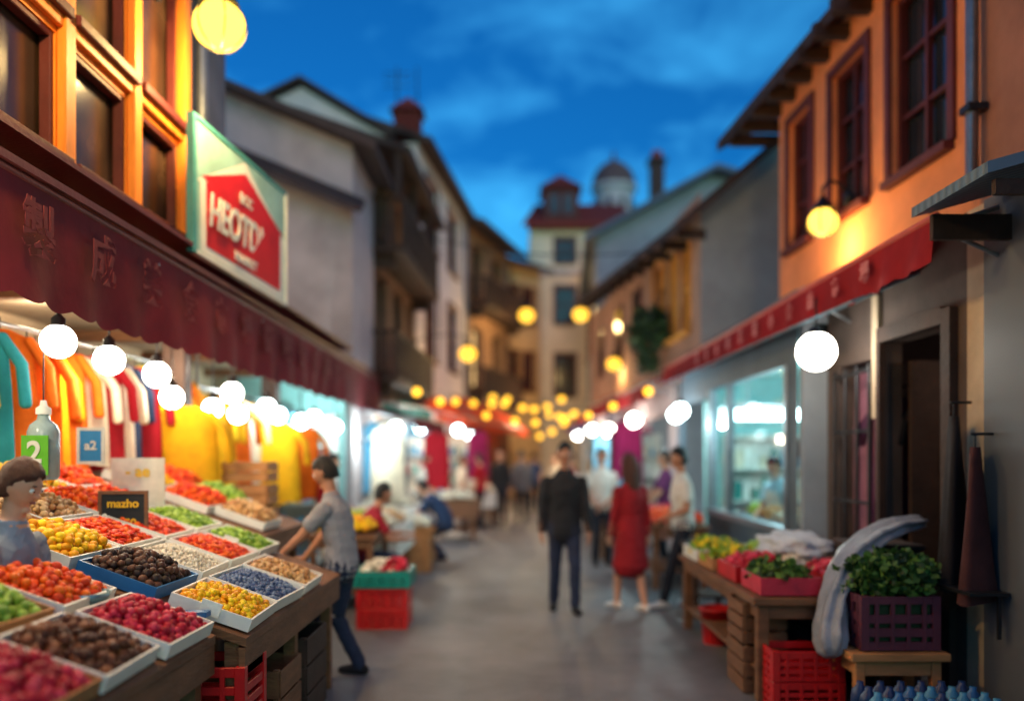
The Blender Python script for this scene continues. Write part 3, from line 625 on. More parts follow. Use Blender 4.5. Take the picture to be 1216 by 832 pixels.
for x,y,k in((-2.6,6.9,'redor'),(-3.05,6.9,'yellow'),(-2.6,7.45,'green'),(-3.0,7.45,'redor'),(-2.2,7.0,'tan')):
    tray(x,y,.42,.5,k,.024,hh=.09)
stall_table(-3.25,-1.95,6.45,7.9,midwood)
mb=MB(); plastic_crate(mb,-1.82,4.0,.42,.55,.36,.27,redplastic); mb.obj('red_plastic_crate',bevel=.003)
mb=MB(); wood_crate(mb,-1.86,4.0,0.0,.62,.45,.4,redwood); mb.obj('wooden_crate',bevel=.003)
mb=MB(); wood_crate(mb,-1.8,4.7,0.0,.5,.45,.5,midwood); mb.obj('wooden_crate',bevel=.003)
mb=MB(); wood_crate(mb,-1.8,5.3,0.0,.5,.55,.55,darkwood); mb.obj('wooden_crate',bevel=.003)
mb=MB(); plastic_crate(mb,-2.05,2.9,.0,.5,.5,.4,redplastic); mb.obj('red_plastic_crate',bevel=.003)
mb=MB(); mb.box((-2.0,3.945,.72),(-1.45,3.955,.95),blueplastic); mb.box((-2.02,3.94,.94),(-1.43,4.0,.965),blueplastic); mb.obj('blue_storage_bin')
mb=MB(); [wood_crate(mb,-2.75,8.0+.0,1.0+i*.22,.42,.35,.2,lightwood,2) for i in range(3)]; mb.box((-2.85,7.95,0),(-2.25,8.4,.99),midwood); mb.obj('wooden_crate_stack',bevel=.003)

def card_sign(name,x,y,z,w,h,yaw,m,txt,tm,size,frame=None,stick=True):
    e=empty(name,(x,y,z),yaw); b=MB(); b.box((-w/2,-.006,0),(w/2,.006,h),m)
    if frame:
        b.box((-w/2-.02,-.012,-.02),(w/2+.02,.01,0),frame);b.box((-w/2-.02,-.012,h),(w/2+.02,.01,h+.02),frame);b.box((-w/2-.02,-.012,0),(-w/2,.01,h),frame);b.box((w/2,-.012,0),(w/2+.02,.01,h),frame)
    if stick: b.box((-.012,.008,-.35),(.012,.02,.05),lightwood)
    b.obj('board',e)
    for i,t in enumerate(txt):
        o=text(None,'text_%d'%i,t,size,basis((1,0,0),(0,0,1),(0,-1,0),(0,-.012,h*(1-(i+.5)/len(txt)))),tm,.002); o.parent=e
    return e
black=C('chalkboard',(30,34,38),rough=.8)
bt=C('blue_tag',(25,115,165),rough=.5); gt=C('green_label',(90,165,35),rough=.5); ytx=C('yellow_ink',(225,180,40)); palec=C('pale_card',(205,200,186),rough=.8)
card_sign('chalkboard_sign',-2.40,5.2,1.22,.25,.24,.15,black,['mazho','$2.50'],ytx,.07,frame=midwood)
card_sign('paper_poster_sign',-2.62,5.9,1.30,.36,.38,.1,palec,['- ae','1g'],ytx,.11)
card_sign('blue_price_tag',-2.75,5.5,1.66,.13,.2,.2,bt,['a2'],palec,.08,frame=palec,stick=False)
e=empty('squeeze_bottle',(-2.66,4.78,1.56)); b=MB(); b.revolve((0,0,0),[(.07,0),(.085,.02),(.085,.27),(.07,.31),(.035,.34),(.03,.37)],C('clear_plastic',(150,165,160),rough=.2),18); b.revolve((0,0,.37),[(.04,0),(.04,.035),(.02,.05),(.014,.08)],palec,14)
b.box((-.075,-.09,.03),(.075,-.082,.25),gt); b.tube([(0,0,.44),(0,0,.72)],[.004,.004],darkmetal,5); b.obj('bottle',e); o=text(None,'label_text','2',.17,basis((1,0,0),(0,0,1),(0,-1,0),(0,-.094,.15)),palec,.002); o.parent=e

# ------------------------------------------------------------ hanging sign (house logo)
c0=Vector((-2.46,6.55,3.3)); c1=Vector((-2.17,8.05,3.16)); ux=(c1-c0); wS=ux.length; ux.normalize(); uy=Vector((0,0,1)); uz=ux.cross(uy).normalized()
e=empty('hanging_shop_sign'); b=MB(basis(ux,uy,uz,c0)); tl=C('pale_teal_sign_paint',(140,178,172),rough=.5,scale=3,var=.25); rd=C('red_sign_paint',(196,28,32),rough=.5,scale=3); sf=C('sign_frame_paint',(70,140,140),rough=.5)
b.box((0,0,-.04),(wS,1.02,0),tl)
b.box((-.05,-.03,-.05),(0,1.05,.01),sf); b.box((wS,-.03,-.05),(wS+.03,1.05,.01),whitepaint); b.box((0,-.03,-.05),(wS,0,.01),whitepaint); b.box((0,1.02,-.05),(wS,1.05,.01),sf)
hp=[(.14,.07),(wS-.12,.07),(wS-.12,.60),(wS-.05,.60),(wS/2,.90),(.07,.60),(.14,.60)]
hw=[(.06,.01),(wS-.04,.01),(wS-.04,.55),(wS-.002,.55),(wS/2,1.0),(.01,.55),(.06,.55)]
b.add([(p[0],p[1],.004) for p in hw],[tuple(range(7))],whitepaint); b.add([(p[0],p[1],.008) for p in hp],[tuple(range(7))],rd)
b.box((.3,.9,-.2),(.34,.94,-.04),darkmetal); b.box((.3,.2,-.4),(.34,.24,-.04),darkmetal); b.obj('board',e)
text(e,'lettering','HEOTDNN',.36,basis(ux,uy,uz,c0)@Matrix.Translation((wS/2+.01,.38,.014)),whitepaint,.004,sx=.72)
text(e,'small_lettering','MARKET',.11,basis(ux,uy,uz,c0)@Matrix.Translation((wS/2,.14,.014)),whitepaint,.003)
text(e,'top_lettering','BCC',.12,basis(ux,uy,uz,c0)@Matrix.Translation((wS/2,.66,.014)),whitepaint,.003)

# ------------------------------------------------------------ lamps
def globe_lamp(x,y,z,r,wall,m,e=60,col=(1,.66,.25),name='wall_lantern'):
    root=empty(name,(x,y,z)); g=MB(); g.ball((0,0,0),(r,r,r*.92),m,2); g.obj('globe',root)
    k=MB(); k.revolve((0,0,r*.8),[(r*.75,0),(r*.7,.03),(r*.35,.09),(.03,.13)],darkmetal,16)
    dx=wall-x; k.tube([(0,0,r*.8+.1),(0,0,r*.8+.22),(dx*.25,0,r*.8+.3),(dx*.7,0,r*.8+.26),(dx,0,r*.8+.12)],[.016]*5,darkmetal,8); k.ball((dx,0,r*.8+.12),(.05,.07,.09),darkmetal,2)
    for i in range(6):
        a=i*math.pi/3; k.tube([(math.cos(a)*r*math.sin(t)*1.02,math.sin(a)*r*math.sin(t)*1.02,r*.94*math.cos(t)) for t in np.linspace(.7,2.9,8)],[.006]*8,darkmetal,5)
    k.obj('bracket',root)
    if e: plight(x-(dx/abs(dx))*r*.2,y,z-r-.1,e,col,r*.6)
    return root
globe_lamp(-2.24,6.45,4.98,.20,-2.72,bulbYn,190)
globe_lamp(-2.1,3.6,5.0,.18,-2.72,bulbYn,240)  # unseen lantern added out of view to light the gallery evenly
globe_lamp(3.1,8.4,4.02,.15,3.36,bulbYn,50)
globe_lamp(-1.05,20,4.1,.2,-2.3,bulbY,80)
globe_lamp(.5,29,6.5,.26,-.9,bulbY,150)
globe_lamp(2.2,27,6.2,.24,2.55,bulbY,150)
globe_lamp(2.3,19,3.75,.16,2.5,bulbY,30)
globe_lamp(-3.9,10.5,4.3,.12,-4.58,bulbY,20)
globe_lamp(3.2,35.2,9.3,.28,3.2001,bulbY,0)

def string(name,P,Q,n,sag,r,m,drop=.08):
    wire=MB();b=MB();P=Vector(P);Q=Vector(Q); f=lambda t:P.lerp(Q,t)-Vector((0,0,sag*4*t*(1-t)))
    wire.tube([f(i/24) for i in range(25)],[.007]*25,darkmetal,5)
    for i in range(n):
        p=f((i+.5+U(-.22,.22))/n)+Vector((0,0,U(-.04,.04))); wire.tube([p,p-Vector((0,0,drop))],[.006,.018],darkmetal,6); wire.revolve((p.x,p.y,p.z-drop-r*.3),[(r*.45,0),(r*.45,r*.35),(r*.2,r*.5)],darkmetal,8)
        b.ball(p-Vector((0,0,drop+r)),r,m,2)
    return group(name,{'cable':wire,'bulbs':b})
def globes(pts,r,m,name='string_lights',top=2.92):
    b=MB();w=MB()
    for p in pts:
        b.ball(p,r,m,2); w.revolve((p[0],p[1],p[2]+r*.85),[(r*.4,0),(r*.4,.05),(.012,.08)],darkmetal,10); w.tube([(p[0],p[1],p[2]+r),(p[0],p[1],top)],[.007,.007],darkmetal,5)
    return group(name,{'bulbs':b,'cable':w})
globes([(-2.64,4.9,2.36),(-2.68,5.6,2.33),(-2.70,6.4,2.31),(-2.66,8.0,2.29),(-2.66,3.9,2.36),(-2.95,7.3,2.2)],.098,bulbW)
globes([(-2.95,8.3,2.16),(-2.9,8.9,2.13),(-2.68,9.2,2.22),(-2.78,10.0,2.17),(-2.7,10.8,2.13),(-2.75,11.7,2.22),(-2.65,12.6,2.12)],.095,bulbC)
mb=MB()
for y in(4.2,5.2,6.2,7.2,8.9,9.9,10.9,11.9):
    mb.revolve((-3.0,y,2.86),[(.09,0),(.09,.05)],metal,16); mb.revolve((-3.0,y,2.85),[(.07,0),(.07,.008)],emis('downlight_glow',(1,.8,.5),14),12)
mb.obj('ceiling_downlights')
plight(-2.9,4.0,2.3,30,(1,.83,.58)); plight(-2.9,6.0,2.3,38,(1,.83,.58)); plight(-3.0,7.6,2.5,38,(1,.83,.58)); plight(-3.05,9.9,2.4,60,(.95,1,.9)); plight(-3.0,12.0,2.2,75,(.7,1,1))
plight(-3.75,6.6,2.8,42,(1,.86,.62)); plight(-2.3,3.4,2.35,14,(1,.85,.62)); 
globes([(2.53,7.0,2.56)],.16,bulbW,'globe_pendant_lamp',3.0)
globes([(2.45,12.6,2.3),(2.3,11.5,2.3)],.11,bulbC,'globe_pendant_lamp')
for(pts,m)in(([(-2.0,14.5,2.15),(-1.75,16.2,2.25),(-1.6,18.3,2.1),(-1.3,20.3,2.3),(-1.1,22.6,2.2)],bulbC),([(2.1,14.5,2.3),(1.95,17,2.2),(1.9,20,2.3),(1.8,23,2.25)],bulbW)):
    b=MB();w=MB()
    for p in pts: b.ball(p,.12,m,2); w.tube([(p[0],p[1],p[2]+.1),(p[0],p[1],2.75)],[.012]*2,darkmetal,5)
    group('string_lights',{'bulbs':b,'cable':w})
plight(-2.2,15.6,2.1,100,(.75,1,1)); plight(-1.9,18,2.1,90,(1,.9,.8)); plight(-1.4,22,2.1,110,(1,.82,.62)); plight(2.3,13.2,2.2,60,(.8,1,1)); plight(2.1,17,2.1,80,(1,.85,.7)); plight(2.0,22,2.1,110,(1,.8,.55)); plight(.6,30,3.0,170,(1,.72,.38)); plight(-2.2,13.4,2.0,50,(.8,1,1))
string('festoon_lights',(-2.0,14.5,3.05),(-.0,26,3.6),5,.25,.08,bulbYs)
string('festoon_lights',(-1.5,19.5,3.2),(2.0,22,3.15),6,.5,.08,bulbYs)
string('festoon_lights',(2.4,13.2,3.05),(.8,24,3.1),5,.35,.075,bulbYs)
string('festoon_lights',(-.9,25.5,3.9),(1.9,27,3.9),6,.6,.1,bulbYs)
string('festoon_lights',(.9,31,2.6),(2.0,24,3.3),4,.2,.1,bulbYs)

# ------------------------------------------------------------ right side goods
mb=MB(); table(mb,1.65,5.75,1.0,2.6,.72,midwood,.08); mb.obj('vegetable_table',bevel=.006)
mb=MB(); wood_crate(mb,1.66,6.0,0.0,.3,.45,.34,midwood); wood_crate(mb,1.66,6.02,0.345,.3,.42,.3,midwood); mb.obj('wooden_crate',bevel=.003)
def leaf_mass(mb,c,rad,n,size,mats=LEAF):
    for _ in range(n):
        d=Vector((U(-1,1),U(-1,1),U(-.6,1))); 
        if d.length>1: d.normalize(); d*=U(.7,1)
        k=1+.5*noise.noise(d*2.3+Vector(c))
        p=Vector(c)+Vector((d.x*rad[0],d.y*rad[1],d.z*rad[2]))*k
        a=Vector((U(-1,1),U(-1,1),U(-.3,1))).normalized(); s=a.cross(Vector((U(-1,1),U(-1,1),U(-1,1)))).normalized(); L_=size*U(.6,1.3); w_=L_*.4; nn=a.cross(s)*.15*L_
        mb.add([p,p+a*L_*.5+s*w_+nn,p+a*L_,p+a*L_*.5-s*w_+nn],[(0,1,2),(0,2,3)],random.choice(mats))
def veg_box(x,y,z,w,d,h,bm,kind):
    b=MB(); b.box((x,y,z),(x+w,y+d,z+.015),bm)
    for q in(((x,y,z+.015),(x+w,y+.012,z+h)),((x,y+d-.012,z+.015),(x+w,y+d,z+h)),((x,y+.012,z+.015),(x+.012,y+d-.012,z+h)),((x+w-.012,y+.012,z+.015),(x+w,y+d-.012,z+h))): b.box(*q,bm)
    p=MB()
    if kind=='leaf': leaf_mass(p,(x+w/2,y+d/2,z+h),(w*.46,d*.46,.08),420,.06)
    elif kind=='pale': leaf_mass(p,(x+w/2,y+d/2,z+h),(w*.48,d*.48,.08),420,.06,[PAL['green'][1],PAL['yellow'][2],LEAF[1],PAL['green'][0]])
    else:
        p.M=Matrix.Translation((x+w/2,y+d/2,z)); mound(p,w-.03,d-.03,kind,.03,.1,z0=h*.5)
    group('vegetable_box',{'box':b,'vegetables':p})
veg_box(1.68,7.7,.73,.45,.55,.1,whitepaint,'pale'); veg_box(1.68,7.05,.73,.45,.55,.1,lightwood,'pale'); veg_box(2.18,7.5,.73,.4,.6,.12,whitepaint,'green')
veg_box(1.7,6.4,.73,.45,.55,.12,redplastic,'pink'); veg_box(1.72,5.82,.73,.42,.5,.12,C('pink_box',(190,40,64),rough=.5),'leaf'); veg_box(2.2,6.7,.73,.4,.6,.12,whitepaint,'white'); veg_box(2.2,5.9,.73,.4,.6,.12,redplastic,'pink')
mb=MB(); plastic_crate(mb,1.72,5.55,.0,.48,.34,.2,redplastic); plastic_crate(mb,1.72,5.55,.205,.48,.34,.2,redplastic); mb.obj('red_plastic_crate',bevel=.003)
mb=MB(); mb.revolve((1.86,7.62,0),[(.12,0),(.13,.02),(.155,.3),(.165,.3),(.165,.325),(.14,.325),(.12,.03)],redplastic,20); mb.obj('red_bucket')
def lump(name,c,r,m,seed=0,amp=.25,zmin=.005):
    mb=MB(); V,F=ICO[3]; vv=[]
    for p in V:
        k=1+amp*noise.noise(Vector(p)*2.2+Vector((seed,0,0)))+amp*.4*noise.noise(Vector(p)*7+Vector((seed,3,0))); vv.append((c[0]+p[0]*r[0]*k,c[1]+p[1]*r[1]*k,max(zmin,c[2]+p[2]*r[2]*k)))
    mb.add(vv,F,m,True); return mb.obj(name)
lump('black_sack',(2.3,6.5,.26),(.3,.3,.3),Fdk)
clothm=C('pale_cloth',(180,184,192),rough=.8,var=.15,scale=6,bump=.5)
lump('cloth_bundle',(2.42,7.2,.92),(.28,.45,.12),clothm,3,.4,.73)
mb=MB(); table(mb,2.12,5.25,.62,.5,.46,lightwood,.06,False); mb.box((2.14,5.22,.16),(2.72,5.25,.24),lightwood); mb.obj('wooden_stool',bevel=.005)
mb=MB(); plastic_crate(mb,2.2,5.3,.47,.5,.4,.34,purpleplastic); lf=MB(); leaf_mass(lf,(2.46,5.5,.90),(.27,.22,.17),1600,.06,[LEAF[0],LEAF[2],LEAF[0],LEAF[1]]); lf.box((2.24,5.34,.5),(2.66,5.66,.78),LEAF[2]); group('herb_crate',{'crate':mb,'herbs':lf})
# draped plastic sheet bundle, pleated lengthwise
path=[Vector(p) for p in((2.86,6.0,1.22),(2.70,5.95,1.20),(2.52,5.88,1.13),(2.36,5.8,1.03),(2.23,5.72,.9),(2.14,5.62,.74),(2.09,5.54,.58),(2.08,5.5,.49))]
V,F=tube(path,[(.05,.10),(.06,.14),(.065,.15),(.07,.15),(.07,.14),(.07,.13),(.08,.14),(.085,.15)],28,(0,1,0),.03)
vv=[]
for i,q in enumerate(V):
    k=i%28; ring=i//28; ctr=sum((Vector(V[ring*28+j]) for j in range(28)),Vector())/28
    s=1+.20*math.sin(k/28*2*math.pi*6+ring*.12)+.12*noise.noise(Vector((k*.4,ring*.25,1))); vv.append(ctr+(Vector(q)-ctr)*s)
mb=MB(); mb.add(vv,F,C('plastic_sheet',(150,156,168),rough=.3,var=.25,scale=8,bump=.5,trans=.15),True); mb.obj('draped_plastic_sheet')
mb=MB(); mb.box((2.5,6.0,0),(2.92,6.5,1.02),darkwood); mb.box((2.48,5.98,1.02),(2.94,6.52,1.06),darkwood); mb.obj('wooden_cabinet',bevel=.01)
mb=MB()
for i in range(6):
    for j in range(4):
        x=2.05+i*.12;y=4.6+j*.12; mb.revolve((x,y,.1),[(.05,0),(.054,.03),(.052,.18),(.045,.22),(.02,.25),(.02,.27)],random.choice([blueplastic,C('dark_blue_plastic',(20,50,95),rough=.35),C('cyan_label',(60,130,165),rough=.4)]),12)
mb.box((1.97,4.52,0),(2.76,5.05,.1),lightwood); mb.box((1.97,4.515,.1),(2.76,4.522,.26),C('dark_blue_plastic',(20,50,95))); mb.obj('bottle_pack')
plaid=fab('plaid',(80,44,44))
mb=MB(); cloth_items(mb,[(2.86,5.45,1.95,.3,1.1,Fdk,1.2,0),(2.86,5.2,1.75,.26,.95,plaid,1.0,0)]); mb.tube([(2.97,5.45,2.04),(2.84,5.45,2.04)],[.01,.01],darkmetal,6); mb.tube([(2.97,5.2,1.83),(2.84,5.2,1.83)],[.01,.01],darkmetal,6); mb.obj('hanging_garments')
mb=MB(); cloth_items(mb,[(3.5,6.9,2.2,.5,1.2,Fdk,.2,.4),(3.9,6.6,2.2,.5,1.2,plaid,.2,.4),(3.35,7.3,2.2,.5,1.1,Fp,.2,.4)]); mb.tube([(3.3,7.4,2.29),(4.0,6.5,2.29)],[.012,.012],darkmetal,6); mb.tube([(3.3,7.4,2.29),(3.3,7.4,2.9)],[.01,.01],darkmetal,6); mb.tube([(4.0,6.5,2.29),(4.0,6.5,2.9)],[.01,.01],darkmetal,6); mb.obj('hanging_garments')
V=[];F=[]
for i in range(41):
    yy=6.95+i*.8/40; 
    for j in range(8): z=.35+j*.3; V.append((3.14+.035*math.sin(i*.9)+.01*math.sin(j+i),yy,z))
for i in range(40):
    for j in range(7): a=i*8+j; F.append((a,a+1,a+9,a+8))
mb=MB(); mb.add(V,F,fab('mauve',(150,98,116)),True); mb.tube([(3.14,6.9,2.47),(3.14,7.8,2.47)],[.012]*2,metal,6); mb.obj('door_curtain')
plight(3.9,6.0,2.5,9,(1,.75,.6))
mb=MB(); cloth_items(mb,[(3.15,8.45,2.1,.4,.75,Fp,.3,.4)]); mb.tube([(3.15,8.45,2.18),(3.15,8.45,2.84)],[.008]*2,metal,6); mb.obj('hanging_garments')
mb=MB(); mb.box((2.72,5.0,.86),(2.96,5.4,.88),darkmetal); mb.tube([(2.85,5.2,.88),(2.85,5.2,.97)],[.05,.05],darkmetal,10); mb.box((2.9,5.02,.6),(2.92,5.04,.86),darkmetal); mb.obj('wall_shelf')
mb=MB(); table(mb,1.85,8.7,.5,.7,.76,darkwood,.05); mb.obj('small_table',bevel=.004)
def goods_table(x,y,w,d,h,kinds,tm,cloth=None):
    mb=MB(); table(mb,x,y,w,d,h,tm,.06)
    if cloth: mb.box((x-.012,y-.012,h-.35),(x+w+.012,y+d+.012,h+.004),cloth)
    p=MB(); nn=len(kinds)
    for i,k in enumerate(kinds):
        p.M=Matrix.Translation((x+w/2,y+d*(i+.5)/nn,h)); mound(p,w-.08,d/nn-.06,k,.035,.14,z0=.02)
    group('market_table',{'table':mb,'goods':p})
goods_table(1.75,10.6,.75,1.6,.8,['orange','redor','pink'],midwood); goods_table(1.4,13.6,.6,1.2,.75,['choc','orange'],midwood); goods_table(1.5,16,.6,1.6,.75,['yellow','white'],midwood); 
goods_table(-2.2,7.95+1.0,.75,1.2,.85,['yellow','green'],midwood)
goods_table(-2.3,10.3,.9,1.6,.8,['white','tan','white'],midwood,whitepaint); goods_table(-1.85,12.7,.65,1.0,.58,['white','blue'],lightwood); goods_table(-1.5,16.5,.8,1.3,.8,['white','choc'],midwood,C('brown_cloth',(120,80,55))); goods_table(-2.5,13.8,.9,1.2,.85,['white','white'],midwood,whitepaint)
goods_table(-1.1,20,.7,1.6,.8,['white','redor'],midwood,whitepaint)
mb=MB(); wood_crate(mb,-1.8,12.1,0,.6,.5,.5,lightwood); mb.obj('wooden_crate',bevel=.003)
mb=MB(); plastic_crate(mb,-1.52,8.2,0,.5,.42,.2,redplastic); plastic_crate(mb,-1.52,8.2,.205,.5,.42,.2,redplastic); mb.obj('red_plastic_crate',bevel=.003)
mb=MB(); plastic_crate(mb,-1.55,8.17,.41,.56,.5,.16,tealplastic); p=MB(Matrix.Translation((-1.27,8.42,.45))); mound(p,.5,.44,'white',.035,.14); p2=MB(Matrix.Translation((-1.15,8.35,.5))); mound(p2,.26,.3,'pink',.03,.12); group('teal_crate',{'crate':mb,'goods':p,'fruit':p2},bevel=0)
for x,y,z,m in((-.85,21,2.3,Fm),(2.1,15.2,2.35,Fm),(-1.55,17.2,2.2,Fr),(1.95,17.6,2.2,Fs),(-2.3,14.2,2.25,Fs),(-2.05,13.9,2.2,Fw)):
    mb=MB(); cloth_items(mb,[(x,y,z,.5,1.2,m,.1,0)]); mb.obj('hanging_cloth')
mb=MB(); lf=MB(); mb.revolve((2.42,14.8,3.45),[(.12,0),(.2,.2),(.22,.22)],C('terracotta',(150,85,55)),14); mb.tube([(2.42,14.8,3.65),(2.7,14.8,4.8)],[.012]*2,darkmetal,5)
dleaf=[C('dark_leaf_a',(40,62,38),rough=.6,var=.3),C('dark_leaf_b',(58,82,44),rough=.6,var=.3),C('dark_leaf_c',(26,44,28),rough=.6,var=.3)]
leaf_mass(lf,(2.40,14.8,3.8),(.34,.36,.42),1100,.12,dleaf); leaf_mass(lf,(2.38,14.75,3.35),(.2,.26,.42),500,.1,dleaf); group('hanging_plant',{'pot':mb,'foliage':lf})
# overhead service cable between the houses
mb=MB(); P0,P1=Vector((-2.5,16,6.1)),Vector((2.6,13.5,5.0)); mb.tube([P0.lerp(P1,i/20)-Vector((0,0,1.2*(i/20)*(1-i/20))) for i in range(21)],[.01]*21,darkmetal,5); mb.obj('overhead_cable')

# ------------------------------------------------------------ people
SK=[C('skin_light',(205,150,120),rough=.55,var=.06,scale=8,bump=.05),C('skin_mid',(175,120,92),rough=.55,var=.06,scale=8,bump=.05)]
H_d=C('hair_black',(22,18,17),rough=.5,var=.4,scale=30,bump=.6); H_b=C('hair_brown',(78,42,28),rough=.5,var=.4,scale=30,bump=.6)
lipm=C('lips',(150,75,70),rough=.5); eyew=C('eye_white',(225,222,215),rough=.2); eyed=C('iris',(35,25,20),rough=.2)
def ik(A,T,l1,l2,pole):
    d=T-A; D=min(d.length,(l1+l2)*.998); d.normalize(); T=A+d*D
    a=(l1*l1-l2*l2+D*D)/(2*D); h=math.sqrt(max(0,l1*l1-a*a)); p=Vector(pole); p=(p-d*p.dot(d)).normalized()
    return A+d*a+p*h,T
def person(name,x,y,yaw,H=1.75,pel=(0,0,.93),lean=0,hands=((-.24,.05,.76),(.24,.05,.76)),feet=((-.1,0,0),(.1,0,0)),footyaw=(.15,-.15),top=None,bot=None,shoe=None,skin=None,hair=H_d,sleeve='short',dress=False,long_hair=False,hpitch=0,hyaw=0,female=False,jacket=False,curl=.5,vox=.011,z=0,elbow=((-.4,-1,-.2),(.4,-1,-.2)),knee=(0,1,0),apron=None):
    skin=skin or SK[0]; shoe=shoe or Fdk; root=empty(name,(x,y,z),yaw,H/1.75); parts=[]
    ex=.024 if jacket else .014; sw=.93 if female else 1
    def part(pts,rad,lab,ref=(0,0,1),seg=14): v,f=tube(pts,rad,seg,ref,.03); parts.append((v,f,lab))
    pel=Vector(pel); la=math.radians(lean)
    def spine(h):
        n=20;p=pel.copy();
        for i in range(n):
            hh=h*(i+.5)/n; t=max(0,min(1,(hh-.0)/.28)); a=la*(t*t*(3-2*t)); p=p+Vector((0,math.sin(a),math.cos(a)))*(h/n)
        t=max(0,min(1,h/.28)); a=la*(t*t*(3-2*t)); return p,Vector((0,math.sin(a),math.cos(a)))
    sp=lambda h:spine(h)[0]
    ref=(0,1,0)
    hip=[(-.07,.12,.10),(-.02,.162,.118),(.02,.145,.10)]
    part([sp(h) for h,_,_ in hip],[(a*(1.03 if female else 1),b) for _,a,b in hip],'dress' if dress else 'bot',ref)
    tor=[(-.03 if not dress else 0,.163,.12),(.07,.155,.112),(.17,(.128 if female else .146),.102),(.28,.152*sw,.112),(.36,.166*sw,.115),(.42,.165*sw,.105),(.47,.142*sw,.09),(.51,.105*sw,.075),(.545,.07,.062)]
    if jacket: tor[0]=(-.1,.168,.125)
    part([sp(h) for h,_,_ in tor],[(a+ex,b+ex) for _,a,b in tor],'top',ref)
    if female: 
        for s in(-1,1): v,f=tube([sp(.33)+Vector((s*.07,.07,0)),sp(.35)+Vector((s*.07,.085,0))],[.055,.05],10); parts.append((v,f,'top'))
    nb=sp(.50); nt,nd=spine(.66); 
    part([nb,nt],[.058,.052],'skin',ref)
    hc=nt+Vector((0,.022,0))+Vector((0,0,1)).lerp(nd,.5).normalized()*.085
    Rh=Matrix.Rotation(hyaw,3,'Z')@Matrix.Rotation(-la*.5-hpitch,3,'X')
    V,F=ICO[3]; hv=[]
    for p in V:
        X,Y,Z=p; rx,ry,rz=.076,.094,.118
        if Z<-.1: t=min(1,(-Z-.1)/.9); rx*=1-.32*t; ry*=1-.22*t
        if Z<-.2 and Y<0: ry*=.86
        hv.append(hc+Rh@Vector((X*rx,Y*ry+(.008 if Z<-.3 and Y>0 else 0),Z*rz)))
    parts.append((hv,F,'skin'))
    def hb(c,r): 
        V,F=ICO[2]; parts.append(([hc+Rh@Vector((c[0]+p[0]*r[0],c[1]+p[1]*r[1],c[2]+p[2]*r[2])) for p in V],F,'skin'))
    hb((0,.094,-.018),(.013,.02,.014)); hb((0,.088,.005),(.009,.014,.028)); hb((-.078,-.008,-.005),(.012,.02,.032)); hb((.078,-.008,-.005),(.012,.02,.032)); hb((0,.08,.032),(.045,.012,.01)); hb((0,.072,-.098),(.022,.018,.016))
    fingers=MB()
    for si,s in((0,-1),(1,1)):
        sh=sp(.46)+Vector((s*(.168*sw+ex*.5),0,0)); T=Vector(hands[si]); el,wr=ik(sh,T,.285,.25,elbow[si])
        if sleeve=='long':
            part([sh,el,wr-(wr-el).normalized()*.01],[.056+ex*.5,.046+ex*.5,.034+ex*.4],'top')
            part([el,wr],[.035,.027],'skin')
        else:
            mid=sh.lerp(el,.62); part([sh,mid],[.056+ex*.6,.052+ex],'top'); part([sh,el,wr],[.046,.039,.027],'skin')
        fd=(wr-el).normalized(); 
        side=Vector((0,0,1)).cross(fd)
        if side.length<.3: side=Vector((0,1,0))
        if abs(fd.z)>.7: side=Vector((0,1,0)); side=(side-fd*side.dot(fd)).normalized(); pn=Vector((-s,0,0)); pn=(pn-fd*pn.dot(fd)).normalized(); thumbdir=side
        else: side=side.normalized(); pn=side.cross(fd).normalized(); pn=pn if pn.z<0 else -pn; thumbdir=side*(1 if side.dot(Vector((-s,0,0)))>0 else -1)
        v,f=tube([wr,wr+fd*.03,wr+fd*.085],[(.026,.02),(.036,.017),(.04,.014)],12,pn,.02); parts.append((v,f,'skin'))
        for q,(off,ln) in enumerate(((-.03,.058),(-.01,.072),(.01,.078),(.03,.07))):
            rt=wr+fd*.082+thumbdir*off; p=[rt]
            for j,fr in enumerate((.45,.32,.23)):
                A_=sum(curl*(.5+.3*jj) for jj in range(j+1)); p.append(p[-1]+(fd*math.cos(A_)+pn*math.sin(A_)).normalized()*ln*fr)
            fingers.tube(p,[.0092,.0088,.008,.0066],skin,8)
        tr=wr+fd*.03+thumbdir*.03; t1=(fd*.6+thumbdir*.75+pn*.15).normalized(); t2=(fd*.85+thumbdir*.3+pn*.35).normalized()
        fingers.tube([tr,tr+t1*.035,tr+t1*.035+t2*.03,tr+t1*.035+t2*.05],[.013,.011,.010,.008],skin,8)
    for si,s in((0,-1),(1,1)):
        hj=pel+Vector((s*.088,0,-.02)); F0=Vector(feet[si]); an=F0+Vector((0,0,.085)); kn,an=ik(hj,an,.43,.415,knee)
        if dress: part([hj,kn,kn.lerp(an,.35),an],[.075,.05,.052,.034],'skin')
        else: part([hj,hj.lerp(kn,.5),kn,kn.lerp(an,.4),an+Vector((0,0,.01))],[.092,.08,.062,.06,.054],'bot')
        fy=footyaw[si]; fw=Vector((-math.sin(fy),math.cos(fy),0)); dz=F0.z
        pts=[F0+fw*-.055+Vector((0,0,.04)),F0+fw*.0+Vector((0,0,.05)),F0+fw*.09+Vector((0,0,.036)),F0+fw*.165+Vector((0,0,.028))]
        v,f=tube(pts,[(.034,.042),(.04,.05),(.046,.036),(.036,.026)],14,(0,0,1),.03); v=[Vector((q.x,q.y,max(q.z,dz+.001))) for q in v]; parts.append((v,f,'shoe'))
        if dress: part([an+Vector((0,0,-.03)),an+Vector((0,0,.03))],[.034,.033],'skin')
